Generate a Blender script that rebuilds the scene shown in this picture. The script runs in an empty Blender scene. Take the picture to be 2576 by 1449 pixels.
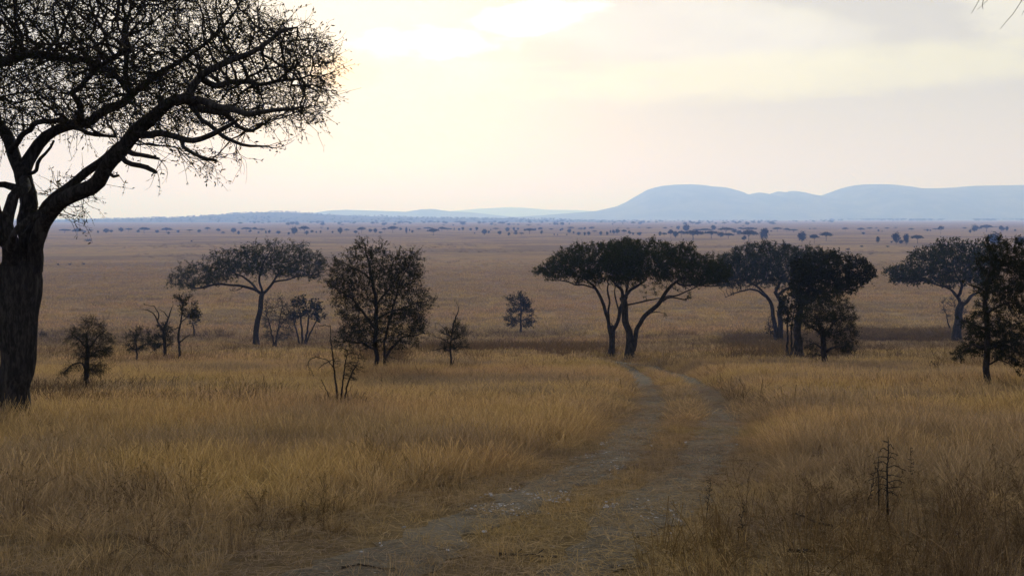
import bpy, math, random
import numpy as np
from mathutils import Vector

SC = bpy.context.scene
RNG = np.random.default_rng(7)
random.seed(7)

# ------------------------------------------------------------------ camera
F = 2231.0            # focal length in the units of the 2576 px wide measuring frame
HORIZ = 548.0         # eye level in that frame
EYE = 22.0            # eye height above the plain
cam = bpy.data.cameras.new('camera')
cam.sensor_width = 36.0
cam.lens = 36.0 * F / 2576.0
cam.shift_y = -(724.5 - HORIZ) / 2576.0
cam.clip_start = 0.1
cam.clip_end = 60000.0
camo = bpy.data.objects.new('camera', cam)
SC.collection.objects.link(camo)
camo.location = (0, 0, EYE)
camo.rotation_euler = (math.radians(90), 0, 0)
SC.camera = camo

# ------------------------------------------------------------------ sun and sky
SUN_AZ, SUN_EL = math.radians(-9.0), math.radians(16.0)
sd = Vector((math.sin(SUN_AZ) * math.cos(SUN_EL), math.cos(SUN_AZ) * math.cos(SUN_EL), math.sin(SUN_EL)))
lamp = bpy.data.lights.new('sun', 'SUN')
lamp.energy = 2.0
lamp.angle = math.radians(12)
lamp.color = (0.94, 0.96, 1.0)
lo = bpy.data.objects.new('sun', lamp)
lo.rotation_euler = sd.to_track_quat('Z', 'Y').to_euler()
lo.location = (0, 0, 300)
SC.collection.objects.link(lo)

SC.view_settings.view_transform = 'Standard'
SC.view_settings.look = 'None'
SC.view_settings.gamma = 1.0
SC.view_settings.exposure = 0.42
SC.render.engine = 'CYCLES'
SC.cycles.use_denoising = True
SC.cycles.denoising_prefilter = 'ACCURATE'
SC.cycles.max_bounces = 6
SC.cycles.diffuse_bounces = 3
SC.cycles.transmission_bounces = 3
SC.cycles.volume_bounces = 3
SC.cycles.glossy_bounces = 1
SC.cycles.sample_clamp_indirect = 4.0

class NT:
    def __init__(s, tree):
        s.t = tree
    def n(s, typ, **kw):
        nd = s.t.nodes.new(typ)
        for k, v in kw.items():
            setattr(nd, k, v)
        return nd
    def put(s, sock, v):
        if isinstance(v, bpy.types.NodeSocket):
            s.t.links.new(v, sock)
        elif v is not None:
            if hasattr(sock, 'default_value') and hasattr(sock.default_value, '__len__') and not hasattr(v, '__len__'):
                v = (v,) * len(sock.default_value)
            if hasattr(v, '__len__') and len(v) == 3 and hasattr(sock.default_value, '__len__') and len(sock.default_value) == 4:
                v = tuple(v) + (1,)
            sock.default_value = v
    def m(s, op, a, b=None, c=None, clamp=False):
        nd = s.n('ShaderNodeMath', operation=op, use_clamp=clamp)
        s.put(nd.inputs[0], a)
        if b is not None: s.put(nd.inputs[1], b)
        if c is not None: s.put(nd.inputs[2], c)
        return nd.outputs[0]
    def ss(s, x, a, b):
        nd = s.n('ShaderNodeMapRange', interpolation_type='SMOOTHSTEP')
        s.put(nd.inputs[0], x); nd.inputs[1].default_value = a; nd.inputs[2].default_value = b
        return nd.outputs[0]
    def mix(s, f, a, b, blend='MIX'):
        nd = s.n('ShaderNodeMix', data_type='RGBA', blend_type=blend)
        s.put(nd.inputs[0], f); s.put(nd.inputs[6], a); s.put(nd.inputs[7], b)
        return nd.outputs[2]
    def noise(s, vec, scale, detail=4, rough=0.55, dist=0.0):
        nd = s.n('ShaderNodeTexNoise')
        if vec is not None: s.put(nd.inputs['Vector'], vec)
        nd.inputs['Scale'].default_value = scale
        nd.inputs['Detail'].default_value = detail
        nd.inputs['Roughness'].default_value = rough
        nd.inputs['Distortion'].default_value = dist
        return nd.outputs[0]
    def ramp(s, f, stops, interp='LINEAR'):
        nd = s.n('ShaderNodeValToRGB')
        cr = nd.color_ramp
        cr.interpolation = interp
        while len(cr.elements) < len(stops): cr.elements.new(0.5)
        for e, (p, c) in zip(cr.elements, stops):
            e.position = p; e.color = tuple(c) + (1,)
        s.put(nd.inputs[0], f)
        return nd.outputs[0]
    def vmul(s, v, k):
        nd = s.n('ShaderNodeVectorMath', operation='MULTIPLY')
        s.put(nd.inputs[0], v); s.put(nd.inputs[1], k)
        return nd.outputs[0]

def build_world():
    w = bpy.data.worlds.new('World'); SC.world = w; w.use_nodes = True
    t = w.node_tree; t.nodes.clear(); N = NT(t)
    out = N.n('ShaderNodeOutputWorld'); bg = N.n('ShaderNodeBackground')
    t.links.new(bg.outputs[0], out.inputs[0]); bg.inputs[1].default_value = 0.1
    sky = N.n('ShaderNodeTexSky', sky_type='NISHITA', sun_disc=False)
    sky.sun_elevation = SUN_EL; sky.sun_rotation = SUN_AZ
    sky.dust_density = 3.0; sky.air_density = 1.2
    tc = N.n('ShaderNodeTexCoord')
    sep = N.n('ShaderNodeSeparateXYZ'); t.links.new(tc.outputs['Generated'], sep.inputs[0])
    X, Y, Z = sep.outputs
    # overcast deck: warm toward the sun; slate overhead and behind, brightened to light the ground
    front = N.ramp(Z, [(0.0, (0.66, 0.57, 0.41)), (0.05, (0.62, 0.555, 0.43)), (0.13, (0.53, 0.50, 0.415)),
                       (0.24, (0.52, 0.495, 0.43)), (0.36, (0.58, 0.57, 0.54)), (0.55, (0.53, 0.545, 0.57)), (1.0, (0.50, 0.53, 0.58))])
    back = N.ramp(Z, [(0.0, (0.44, 0.47, 0.55)), (0.3, (0.45, 0.48, 0.55)), (1.0, (0.50, 0.53, 0.58))])
    fr = N.ss(Y, 0.1, 0.85)
    base = N.mix(fr, back, front)
    ys = N.m('MAXIMUM', Y, 0.05)
    u = N.m('DIVIDE', X, ys); v = N.m('DIVIDE', Z, ys)
    cx = N.n('ShaderNodeCombineXYZ'); N.put(cx.inputs[0], u); N.put(cx.inputs[1], N.m('MULTIPLY', v, 4.5)); cx.inputs[2].default_value = 3.7
    cx2 = N.n('ShaderNodeCombineXYZ'); N.put(cx2.inputs[0], u); N.put(cx2.inputs[1], N.m('MULTIPLY', v, 2.2)); cx2.inputs[2].default_value = 9.1
    n1 = N.noise(cx.outputs[0], 2.6, 5, 0.55, 0.3)
    n2 = N.noise(cx2.outputs[0], 22, 4, 0.55)
    def blob(cu, cv, ru, rv, rot=0.0, wob=0.5):
        du = N.m('SUBTRACT', u, cu); dv = N.m('SUBTRACT', v, cv)
        a = N.m('ADD', N.m('MULTIPLY', du, math.cos(rot)), N.m('MULTIPLY', dv, math.sin(rot)))
        b = N.m('SUBTRACT', N.m('MULTIPLY', dv, math.cos(rot)), N.m('MULTIPLY', du, math.sin(rot)))
        r2 = N.m('ADD', N.m('POWER', N.m('DIVIDE', a, ru), 2.0), N.m('POWER', N.m('DIVIDE', b, rv), 2.0))
        return N.m('ADD', r2, N.m('MULTIPLY', N.m('SUBTRACT', n2, 0.5), wob))
    upper = N.ss(Z, 0.09, 0.2)
    st = N.m('MULTIPLY', N.ss(n1, 0.5, 0.66), upper)
    base = N.mix(N.m('MULTIPLY', st, N.m('MULTIPLY', fr, 0.75)), base, (0.70, 0.67, 0.54))
    gr = N.m('MULTIPLY', N.ss(n1, 0.5, 0.34), N.m('MULTIPLY', upper, fr))
    base = N.mix(N.m('MULTIPLY', gr, 0.5), base, (0.625, 0.59, 0.53))
    lav = N.ss(blob(0.20, 0.208, 0.20, 0.045, -0.08, 1.0), 1.3, 0.2)
    base = N.mix(N.m('MULTIPLY', lav, 0.6), base, (0.665, 0.64, 0.60))
    yb = N.ss(blob(0.36, 0.165, 0.34, 0.030, 0.06, 1.4), 1.4, 0.1)
    base = N.mix(N.m('MULTIPLY', yb, 0.6), base, (0.73, 0.70, 0.46))
    wh = N.ss(blob(-0.091, 0.196, 0.078, 0.0165, -0.02, 4.5), 1.75, 0.25)
    wh2 = N.ss(blob(0.028, 0.2265, 0.070, 0.0165, 0.14, 4.5), 1.75, 0.25)
    base = N.mix(N.m('MULTIPLY', N.m('MAXIMUM', wh, wh2), 0.95), base, (0.98, 0.97, 0.90))
    gl = N.ss(blob(-0.19, 0.165, 0.045, 0.02, 0.0, 0.2), 1.6, 0.0)
    base = N.mix(N.m('MULTIPLY', gl, 0.85), base, (1.05, 0.70, 0.30))
    gl2 = N.ss(blob(-0.30, 0.25, 0.35, 0.12, 0.0, 0.2), 1.4, 0.0)
    base = N.mix(N.m('MULTIPLY', gl2, 0.25), base, (0.60, 0.58, 0.52))
    sc = N.vmul(base, (10, 10, 10))
    fin = N.mix(0.93, sky.outputs[0], sc)
    N.put(bg.inputs[0], fin)
build_world()

# ------------------------------------------------------------------ helpers
def tag(o, label=None, cat=None, group=None, kind=None):
    if label: o['label'] = label
    if cat: o['category'] = cat
    if group: o['group'] = group
    if kind: o['kind'] = kind
    return o

def mesh_obj(name, verts, faces, mat, parent=None, smooth=False, loop_total=None, attrs=None, uv=None):
    """verts (n,3); faces either an (m,k) array or a list of such arrays; mat one material per list item"""
    verts = np.asarray(verts, dtype=np.float32)
    fl = faces if isinstance(faces, list) else [faces]
    mats = mat if isinstance(mat, list) else [mat]
    fl = [np.asarray(f, dtype=np.int32) for f in fl]
    me = bpy.data.meshes.new(name)
    me.vertices.add(len(verts)); me.vertices.foreach_set('co', verts.ravel())
    idx = np.concatenate([f.ravel() for f in fl]) if fl else np.zeros(0, np.int32)
    tot = np.concatenate([np.full(len(f), f.shape[1] if f.ndim == 2 else 3, np.int32) for f in fl])
    mi = np.concatenate([np.full(len(f), i, np.int32) for i, f in enumerate(fl)])
    st = np.concatenate([[0], np.cumsum(tot)[:-1]]).astype(np.int32) if len(tot) else np.zeros(0, np.int32)
    me.loops.add(len(idx)); me.loops.foreach_set('vertex_index', idx)
    me.polygons.add(len(tot)); me.polygons.foreach_set('loop_start', st); me.polygons.foreach_set('loop_total', tot)
    uniq = []
    for m_ in mats:
        if m_ not in uniq: uniq.append(m_)
    for m_ in uniq: me.materials.append(m_)
    rem = np.array([uniq.index(m_) for m_ in mats], np.int32)
    me.polygons.foreach_set('material_index', rem[mi])
    if smooth is True:
        me.polygons.foreach_set('use_smooth', np.ones(len(tot), bool))
    elif isinstance(smooth, list):
        me.polygons.foreach_set('use_smooth', np.array(smooth, bool)[mi])
    me.update(calc_edges=True)
    for k, (a, typ, dom) in (attrs or {}).items():
        at = me.attributes.new(k, typ, dom)
        at.data.foreach_set('vector' if typ == 'FLOAT_VECTOR' else 'value', np.asarray(a).ravel())
    o = bpy.data.objects.new(name, me)
    if parent is not False:
        SC.collection.objects.link(o)
        if parent is not None:
            o.parent = parent
    return o

def empty(name, loc):
    o = bpy.data.objects.new(name, None)
    o.empty_display_size = 0.3
    SC.collection.objects.link(o)
    o.location = loc
    return o

def hash2(ix, iy, seed):
    h = (ix.astype(np.int64) * 374761393 + iy.astype(np.int64) * 668265263 + seed * 974711) & 0x7fffffff
    h = ((h ^ (h >> 13)) * 1274126177) & 0x7fffffff
    return ((h ^ (h >> 16)) & 0xffff) / 65535.0
def vnoise(x, y, seed=0):
    ix = np.floor(x); iy = np.floor(y); fx = x - ix; fy = y - iy
    fx = fx * fx * (3 - 2 * fx); fy = fy * fy * (3 - 2 * fy)
    a = hash2(ix, iy, seed); b = hash2(ix + 1, iy, seed); c = hash2(ix, iy + 1, seed); d = hash2(ix + 1, iy + 1, seed)
    return (a * (1 - fx) + b * fx) * (1 - fy) + (c * (1 - fx) + d * fx) * fy
def fbm(x, y, seed=0, o=3):
    s = 0; a = 1; t = 0
    for k in range(o):
        s = s + a * vnoise(x * 2 ** k, y * 2 ** k, seed + k * 17); t += a; a *= 0.5
    return s / t
def sstep(x, a, b):
    t = np.clip((x - a) / (b - a), 0, 1); return t * t * (3 - 2 * t)

# ------------------------------------------------------------------ terrain height
_ty = np.linspace(-60, 400, 4601)
_sl = 0.133 * (1 - sstep(_ty, 78, 205)) * sstep(_ty, -8, 2)
_bz = -1.7 - np.concatenate([[0], np.cumsum(_sl[:-1] * np.diff(_ty))]) + np.interp(0, _ty, np.concatenate([[0], np.cumsum(_sl[:-1] * np.diff(_ty))]))
PLAIN = EYE + _bz[-1]
def G(x, y):
    x = np.asarray(x, float); y = np.asarray(y, float)
    z = EYE + np.interp(y, _ty, _bz)
    near = 1 - sstep(y, 120, 260)
    z = z + near * ((fbm(x / 17 + 5, y / 17, 3) - 0.5) * 0.5 * sstep(y, 4, 30) + (fbm(x / 5 + 9, y / 5, 5) - 0.5) * 0.10)
    z = z + 1.6 * (fbm(x / 420 + 3, y / 420, 8) - 0.5) * sstep(y, 150, 600) * (1 - sstep(y, 2500, 5000))
    return z
def on_ground(px, py, dmin=3.0, dmax=12000.0, lift=0.0):
    """frame position -> the point of the terrain seen there"""
    d = np.exp(np.linspace(math.log(dmin), math.log(dmax), 6000))
    x = (px - 1288.0) / F * d
    f = G(x, d) + lift - (EYE + (HORIZ - py) / F * d)
    k = np.argmax(f > 0)
    if f[k] <= 0: k = len(d) - 1
    if k > 0:
        t = f[k - 1] / (f[k - 1] - f[k]); dd = d[k - 1] + (d[k] - d[k - 1]) * t
    else: dd = d[0]
    return (px - 1288.0) / F * dd, dd

# ------------------------------------------------------------------ materials
def new_mat(name):
    m = bpy.data.materials.new(name); m.use_nodes = True
    m.node_tree.nodes.clear()
    N = NT(m.node_tree)
    out = N.n('ShaderNodeOutputMaterial')
    return m, N, out
def principled(N, out, col, rough=0.9, spec=0.1, bump=None, bstr=0.5, bdist=0.05):
    p = N.n('ShaderNodeBsdfPrincipled')
    N.put(p.inputs['Base Color'], col); N.put(p.inputs['Roughness'], rough)
    p.inputs['Specular IOR Level'].default_value = spec
    if bump is not None:
        b = N.n('ShaderNodeBump'); b.inputs['Strength'].default_value = bstr; b.inputs['Distance'].default_value = bdist
        N.put(b.inputs['Height'], bump); N.put(p.inputs['Normal'], b.outputs[0])
    N.t.links.new(p.outputs[0], out.inputs[0])
    return p

def patch_colour(N, pos):
    """dry grass colours in patches tens of metres across, fixed to the land"""
    st = N.vmul(pos, (1.0, 1.7, 0.0))
    a = N.noise(st, 0.022, 5, 0.6, 0.6)
    b = N.noise(st, 0.11, 4, 0.6, 0.4)
    c = N.noise(st, 0.9, 3, 0.6)
    gold = (0.395, 0.262, 0.104); red = (0.325, 0.195, 0.100); grey = (0.185, 0.132, 0.086); oliv = (0.290, 0.198, 0.074)
    col = N.mix(N.ss(a, 0.42, 0.60), gold, red)
    col = N.mix(N.m('MULTIPLY', N.ss(b, 0.50, 0.64), 0.8), col, oliv)
    col = N.mix(N.m('MULTIPLY', N.ss(N.m('ADD', N.m('MULTIPLY', a, 0.4), N.m('MULTIPLY', b, 0.6)), 0.54, 0.44), 0.80), col, grey)
    sp = N.n('ShaderNodeSeparateXYZ'); N.put(sp.inputs[0], pos)
    w = N.m('ADD', sp.outputs[1], N.m('MULTIPLY', N.m('SUBTRACT', N.noise(N.vmul(pos, (1.0, 1.0, 0.0)), 0.006, 6, 0.6), 0.5), 420.0))
    belt = N.m('MULTIPLY', N.ss(w, 205, 270), N.ss(w, 640, 480))      # a belt of greyer, browner growth far down on the plain
    col = N.mix(N.m('MULTIPLY', belt, 0.45), col, (0.265, 0.176, 0.098))
    thin_ = N.m('MULTIPLY', N.ss(N.m('ADD', w, N.m('MULTIPLY', N.m('SUBTRACT', b, 0.5), 60.0)), 92, 104), N.ss(w, 132, 116))
    col = N.mix(N.m('MULTIPLY', thin_, 0.45), col, (0.175, 0.125, 0.075))
    return col, c

def mat_ground():
    m, N, out = new_mat('dry_grassland')
    geo = N.n('ShaderNodeNewGeometry'); pos = geo.outputs['Position']
    col, c = patch_colour(N, pos)
    sep = N.n('ShaderNodeSeparateXYZ'); N.put(sep.inputs[0], pos)
    st = N.vmul(pos, (1.0, 1.5, 0.0))
    band = N.noise(N.vmul(pos, (0.45, 1.0, 0.0)), 0.013, 8, 0.62, 1.0)
    fine = N.noise(st, 0.35, 6, 0.7)
    mottle = N.noise(N.vmul(pos, (0.5, 1.0, 0.0)), 0.12, 8, 0.7)
    col = N.mix(N.m('MULTIPLY', N.ss(band, 0.48, 0.56), 0.75), col, (0.165, 0.112, 0.075))
    col = N.mix(N.m('MULTIPLY', N.ss(mottle, 0.52, 0.70), 0.6), col, (0.10, 0.070, 0.045))
    col = N.mix(N.m('MULTIPLY', N.ss(fine, 0.45, 0.75), 0.45), col, (0.35, 0.235, 0.11))
    g = N.m('ADD', 0.86, N.m('MULTIPLY', fine, 0.1))
    gv = N.n('ShaderNodeCombineXYZ')
    for i in range(3): N.put(gv.inputs[i], g)
    col = N.vmul(col, gv.outputs[0])
    nearm = N.ss(sep.outputs[1], 130, 30)       # bare soil and thatch show between the standing stems
    soil = N.mix(N.noise(st, 3.0, 5, 0.7), (0.045, 0.034, 0.022), (0.135, 0.095, 0.05))
    col = N.mix(N.m('MULTIPLY', nearm, 0.9), col, soil)
    hb = N.m('ADD', N.noise(st, 1.2, 6, 0.75), N.m('MULTIPLY', N.noise(st, 14, 3, 0.6), 0.25))
    principled(N, out, col, 1.0, 0.0, hb, 0.9, 0.25)
    return m
def mat_grass(name, dark=1.0, tint=(1, 1, 1), trans=0.35):
    m, N, out = new_mat(name)
    geo = N.n('ShaderNodeNewGeometry'); oi = N.n('ShaderNodeObjectInfo')
    col, c = patch_colour(N, geo.outputs['Position'])
    col = N.mix(0.22, col, N.ramp(oi.outputs['Random'], [(0, (0.33, 0.22, 0.10)), (0.45, (0.21, 0.125, 0.055)), (0.8, (0.13, 0.09, 0.05)), (1, (0.20, 0.16, 0.07))]))
    k = N.m('ADD', 0.50 * dark, N.m('MULTIPLY', N.m('POWER', geo.outputs['Random Per Island'], 1.3), 1.25 * dark))
    gv = N.n('ShaderNodeCombineXYZ')
    for i in range(3): N.put(gv.inputs[i], N.m('MULTIPLY', k, tint[i]))
    col = N.vmul(col, gv.outputs[0])
    d = N.n('ShaderNodeBsdfDiffuse'); N.put(d.inputs[0], col)
    tr = N.n('ShaderNodeBsdfTranslucent'); N.put(tr.inputs[0], col)
    mx = N.n('ShaderNodeMixShader'); mx.inputs[0].default_value = trans
    N.t.links.new(d.outputs[0], mx.inputs[1]); N.t.links.new(tr.outputs[0], mx.inputs[2])
    N.t.links.new(mx.outputs[0], out.inputs[0])
    return m
def mat_path():
    m, N, out = new_mat('track_dirt')
    geo = N.n('ShaderNodeNewGeometry'); pos = geo.outputs['Position']
    a = N.noise(pos, 0.8, 5, 0.65); b = N.noise(pos, 9, 5, 0.7); c = N.noise(N.vmul(pos, (1, 2.5, 1)), 28, 4, 0.7)
    d1 = N.noise(N.vmul(pos, (0.7, 2.2, 1)), 16, 5, 0.8, 0.6); d2 = N.noise(N.vmul(pos, (0.6, 2.0, 1)), 23, 4, 0.8, 0.5)
    col = N.mix(N.ss(a, 0.35, 0.65), (0.058, 0.044, 0.030), (0.112, 0.088, 0.062))
    col = N.mix(N.m('MULTIPLY', N.ss(b, 0.48, 0.7), 0.6), col, (0.16, 0.12, 0.07))
    col = N.mix(N.m('MULTIPLY', N.ss(c, 0.5, 0.72), 0.7), col, (0.022, 0.018, 0.013))
    col = N.mix(N.m('MULTIPLY', N.ss(d1, 0.54, 0.66), 0.8), col, (0.26, 0.20, 0.12))
    col = N.mix(N.m('MULTIPLY', N.ss(d2, 0.54, 0.64), 0.8), col, (0.020, 0.016, 0.011))
    principled(N, out, col, 0.95, 0.1, N.m('ADD', d1, N.m('MULTIPLY', c, 0.5)), 1.0, 0.05)
    return m
def mat_bark(name, a=(0.035, 0.029, 0.025), b=(0.085, 0.072, 0.060), s=1.0):
    m, N, out = new_mat(name)
    tc = N.n('ShaderNodeTexCoord'); p = N.vmul(tc.outputs['Object'], (1, 1, 0.22))
    f = N.noise(p, 14 * s, 6, 0.7, 0.4); g = N.noise(p, 3 * s, 4, 0.6)
    col = N.mix(N.ss(f, 0.42, 0.66), a, b)
    col = N.mix(N.m('MULTIPLY', N.ss(g, 0.55, 0.7), 0.5), col, tuple(min(1, x * 1.7) for x in b))
    principled(N, out, col, 0.95, 0.05, f, 0.9, 0.04)
    return m
def mat_leaf(name, a, b, trans=0.18):
    m, N, out = new_mat(name)
    geo = N.n('ShaderNodeNewGeometry'); tc = N.n('ShaderNodeTexCoord')
    n = N.noise(tc.outputs['Object'], 0.8, 3, 0.6)
    col = N.mix(N.m('ADD', N.m('MULTIPLY', geo.outputs['Random Per Island'], 0.6), N.m('MULTIPLY', N.ss(n, 0.35, 0.65), 0.4)), a, b)
    d = N.n('ShaderNodeBsdfDiffuse'); N.put(d.inputs[0], col)
    tr = N.n('ShaderNodeBsdfTranslucent'); N.put(tr.inputs[0], col)
    mx = N.n('ShaderNodeMixShader'); mx.inputs[0].default_value = trans
    N.t.links.new(d.outputs[0], mx.inputs[1]); N.t.links.new(tr.outputs[0], mx.inputs[2])
    N.t.links.new(mx.outputs[0], out.inputs[0])
    return m
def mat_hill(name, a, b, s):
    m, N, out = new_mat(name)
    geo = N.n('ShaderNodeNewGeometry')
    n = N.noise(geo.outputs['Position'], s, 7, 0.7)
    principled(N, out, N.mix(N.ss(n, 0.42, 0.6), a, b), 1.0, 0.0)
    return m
M_GROUND = mat_ground()
M_GRASS = mat_grass('dry_grass')
M_SHORT = mat_grass('short_grass', 0.80, (1.0, 1.0, 1.0))
M_STRAW = mat_grass('straw', 0.62, (1.0, 1.02, 1.2), 0.1)
M_WEED_SHADE = mat_grass('dry_weed', 0.42, (1.0, 0.94, 0.92), 0.1)  # dark tone also stands in for shade under trees and near the viewer
M_PATH = mat_path()
M_BARK = mat_bark('acacia_bark', (0.018, 0.015, 0.012), (0.048, 0.040, 0.032))
M_BARK_BIG = mat_bark('old_acacia_bark', (0.014, 0.012, 0.011), (0.045, 0.040, 0.035), 1.6)
M_TWIG = mat_bark('twig_bark', (0.020, 0.016, 0.013), (0.05, 0.04, 0.03), 2.0)
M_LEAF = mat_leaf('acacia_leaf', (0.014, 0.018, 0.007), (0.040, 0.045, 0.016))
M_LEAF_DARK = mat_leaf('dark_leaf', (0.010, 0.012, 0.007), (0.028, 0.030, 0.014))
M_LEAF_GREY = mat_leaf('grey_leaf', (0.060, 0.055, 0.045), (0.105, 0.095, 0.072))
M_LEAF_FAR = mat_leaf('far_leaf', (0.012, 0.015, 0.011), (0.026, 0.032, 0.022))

# ------------------------------------------------------------------ ground sheet
def build_ground():
    ys = np.concatenate([np.linspace(-60, 2, 24), np.linspace(2.5, 40, 120), 40 + (np.exp(np.linspace(0.012, 1, 260) * math.log(22000 / 40 + 1)) - 1) * 40])
    s = np.linspace(-1, 1, 241)
    Yg, Sg = np.meshgrid(ys, s, indexing='ij')
    Xg = Sg * (60 + 1.5 * np.maximum(Yg, 0)) * (0.25 + 0.75 * np.abs(Sg))
    Zg = G(Xg, Yg)
    v = np.stack([Xg, Yg, Zg], -1).reshape(-1, 3)
    n, k = Yg.shape
    i = (np.arange(n - 1)[:, None] * k + np.arange(k - 1)[None]).ravel()
    f = np.stack([i, i + 1, i + k + 1, i + k], 1)
    tag(mesh_obj('ground', v, f, M_GROUND, smooth=True), kind='structure', label='dry golden brown savanna ground reaching to the hills')
build_ground()

# ------------------------------------------------------------------ track
def poly_world(pts):
    return np.array([on_ground(*p) for p in pts])
def smooth_poly(P, n=420):
    t = np.concatenate([[0], np.cumsum(np.linalg.norm(np.diff(P, axis=0), axis=1))])
    tt = np.linspace(0, t[-1], n)
    Q = np.stack([np.interp(tt, t, P[:, 0]), np.interp(tt, t, P[:, 1])], 1)
    for _ in range(120):
        Q[1:-1] = 0.25 * Q[:-2] + 0.5 * Q[1:-1] + 0.25 * Q[2:]
    return Q
RUT_L = smooth_poly(poly_world([(700, 1520), (930, 1420), (1080, 1350), (1230, 1290), (1350, 1245), (1470, 1195), (1560, 1140), (1615, 1085), (1640, 1030), (1635, 985), (1612, 950), (1580, 925), (1530, 910), (1450, 902)]))
RUT_R = smooth_poly(poly_world([(1330, 1560), (1470, 1445), (1560, 1350), (1640, 1285), (1710, 1225), (1765, 1165), (1803, 1100), (1815, 1050), (1795, 1005), (1755, 970), (1705, 945), (1645, 925), (1580, 914), (1480, 905)]))
def dist_poly(x, y, P):
    d = np.full(x.shape, 1e9)
    for a, b in zip(P[:-1:5], P[5::5]):
        ab = b - a; L = (ab ** 2).sum() + 1e-9
        t = np.clip(((x - a[0]) * ab[0] + (y - a[1]) * ab[1]) / L, 0, 1)
        d = np.minimum(d, np.hypot(x - a[0] - t * ab[0], y - a[1] - t * ab[1]))
    return d
def build_path():
    V = []; Fc = []; off = 0
    for P, sd_ in ((RUT_L, 1), (RUT_R, 2)):
        T = np.gradient(P, axis=0); T /= np.linalg.norm(T, axis=1)[:, None]
        Nn = np.stack([T[:, 1], -T[:, 0]], 1)
        W = np.linspace(-1, 1, 9)
        i = np.arange(len(P))
        wl = 0.36 + 0.30 * (vnoise(i * 0.17, i * 0, sd_) - 0.5) + 0.24 * (vnoise(i * 0.83, i * 0, sd_ + 9) - 0.5)
        wr = 0.36 + 0.30 * (vnoise(i * 0.17, i * 0, sd_ + 4) - 0.5) + 0.24 * (vnoise(i * 0.83, i * 0, sd_ + 12) - 0.5)
        for wv in W:
            w = np.where(wv < 0, wl, wr) * wv
            x = P[:, 0] + Nn[:, 0] * w; y = P[:, 1] + Nn[:, 1] * w
            z = G(x, y) + 0.03 * (1 - abs(wv) ** 2) * 0 + 0.022 - 0.018 * (abs(wv) > 0.99) + sd_ * 0.002
            V.append(np.stack([x, y, z], 1))
        n = len(P)
        for j in range(8):
            a = off + j * n + np.arange(n - 1)
            Fc.append(np.stack([a, a + n, a + n + 1, a + 1], 1))
        off += 9 * n
    tag(mesh_obj('path', np.concatenate(V), np.concatenate(Fc), M_PATH, smooth=True), kind='structure', label='pair of worn dirt wheel ruts curving through the tall grass')
build_path()

# ------------------------------------------------------------------ hills
def hill(label, D0, ridge, half, mat, seed, rough=1.0, step=None):
    pts = np.array(ridge, float)
    X = (pts[:, 0] - 1288) / F * D0; Zr = (HORIZ - pts[:, 1]) / F * D0 + EYE
    n = 1000; xs = np.linspace(X[0], X[-1], n)
    zr = np.interp(xs, X, Zr)
    for _ in range(3): zr[1:-1] = 0.25 * zr[:-2] + 0.5 * zr[1:-1] + 0.25 * zr[2:]
    t = np.linspace(-1, 1, 41)
    Tg, Xg = np.meshgrid(t, xs, indexing='ij')
    prof = np.cos(np.clip(np.abs(Tg) ** 1.2, 0, 1) * math.pi / 2) ** 1.3
    base = PLAIN - 6
    h = np.maximum(zr[None] - base, 0)
    spur = 1 - 0.5 * np.abs(Tg) * fbm(Xg / (half * 0.35) + seed, Tg * 1.5 + seed, seed, 4)
    Z = base + h * prof * spur + rough * (fbm(Xg / 60 + 3, Tg * half / 60, seed + 5, 3) - 0.5) * 4 * prof
    Y = D0 + Tg * half
    v = np.stack([Xg * Y / D0 * 0 + Xg, Y, Z], -1).reshape(-1, 3)
    m_, k = Tg.shape
    i = (np.arange(m_ - 1)[:, None] * k + np.arange(k - 1)[None]).ravel()
    f = np.stack([i, i + 1, i + k + 1, i + k], 1)
    tag(mesh_obj('hills', v, f, mat, smooth=True), kind='structure', label=label)
    return xs, zr
BASES = []
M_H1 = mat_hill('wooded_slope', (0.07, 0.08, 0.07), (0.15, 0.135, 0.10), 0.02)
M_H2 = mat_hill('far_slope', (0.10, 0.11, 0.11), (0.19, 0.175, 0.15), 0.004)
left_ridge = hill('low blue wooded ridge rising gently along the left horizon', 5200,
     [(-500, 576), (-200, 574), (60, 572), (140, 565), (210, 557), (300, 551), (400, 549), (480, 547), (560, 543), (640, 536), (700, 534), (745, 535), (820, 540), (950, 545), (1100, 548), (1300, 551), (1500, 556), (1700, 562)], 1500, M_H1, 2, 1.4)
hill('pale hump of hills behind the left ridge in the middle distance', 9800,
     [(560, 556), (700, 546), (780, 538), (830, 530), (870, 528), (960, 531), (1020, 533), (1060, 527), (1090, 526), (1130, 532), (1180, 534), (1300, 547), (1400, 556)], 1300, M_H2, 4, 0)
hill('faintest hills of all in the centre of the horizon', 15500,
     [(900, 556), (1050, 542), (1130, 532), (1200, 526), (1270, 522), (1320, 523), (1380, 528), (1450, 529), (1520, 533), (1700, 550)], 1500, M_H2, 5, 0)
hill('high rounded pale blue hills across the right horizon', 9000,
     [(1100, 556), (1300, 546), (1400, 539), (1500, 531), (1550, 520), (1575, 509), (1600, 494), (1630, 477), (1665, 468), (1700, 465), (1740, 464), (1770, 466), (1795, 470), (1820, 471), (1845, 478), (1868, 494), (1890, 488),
      (1910, 484), (1938, 491), (1957, 481), (1974, 486), (1992, 480), (2022, 488), (2050, 492), (2080, 498), (2105, 483), (2145, 467), (2180, 464), (2220, 464), (2260, 468), (2300, 474), (2360, 474), (2400, 472), (2450, 468), (2560, 466), (2700, 463), (2850, 470), (3100, 490), (3400, 530), (3600, 556)], 1700, M_H2, 6, 0)

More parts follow.
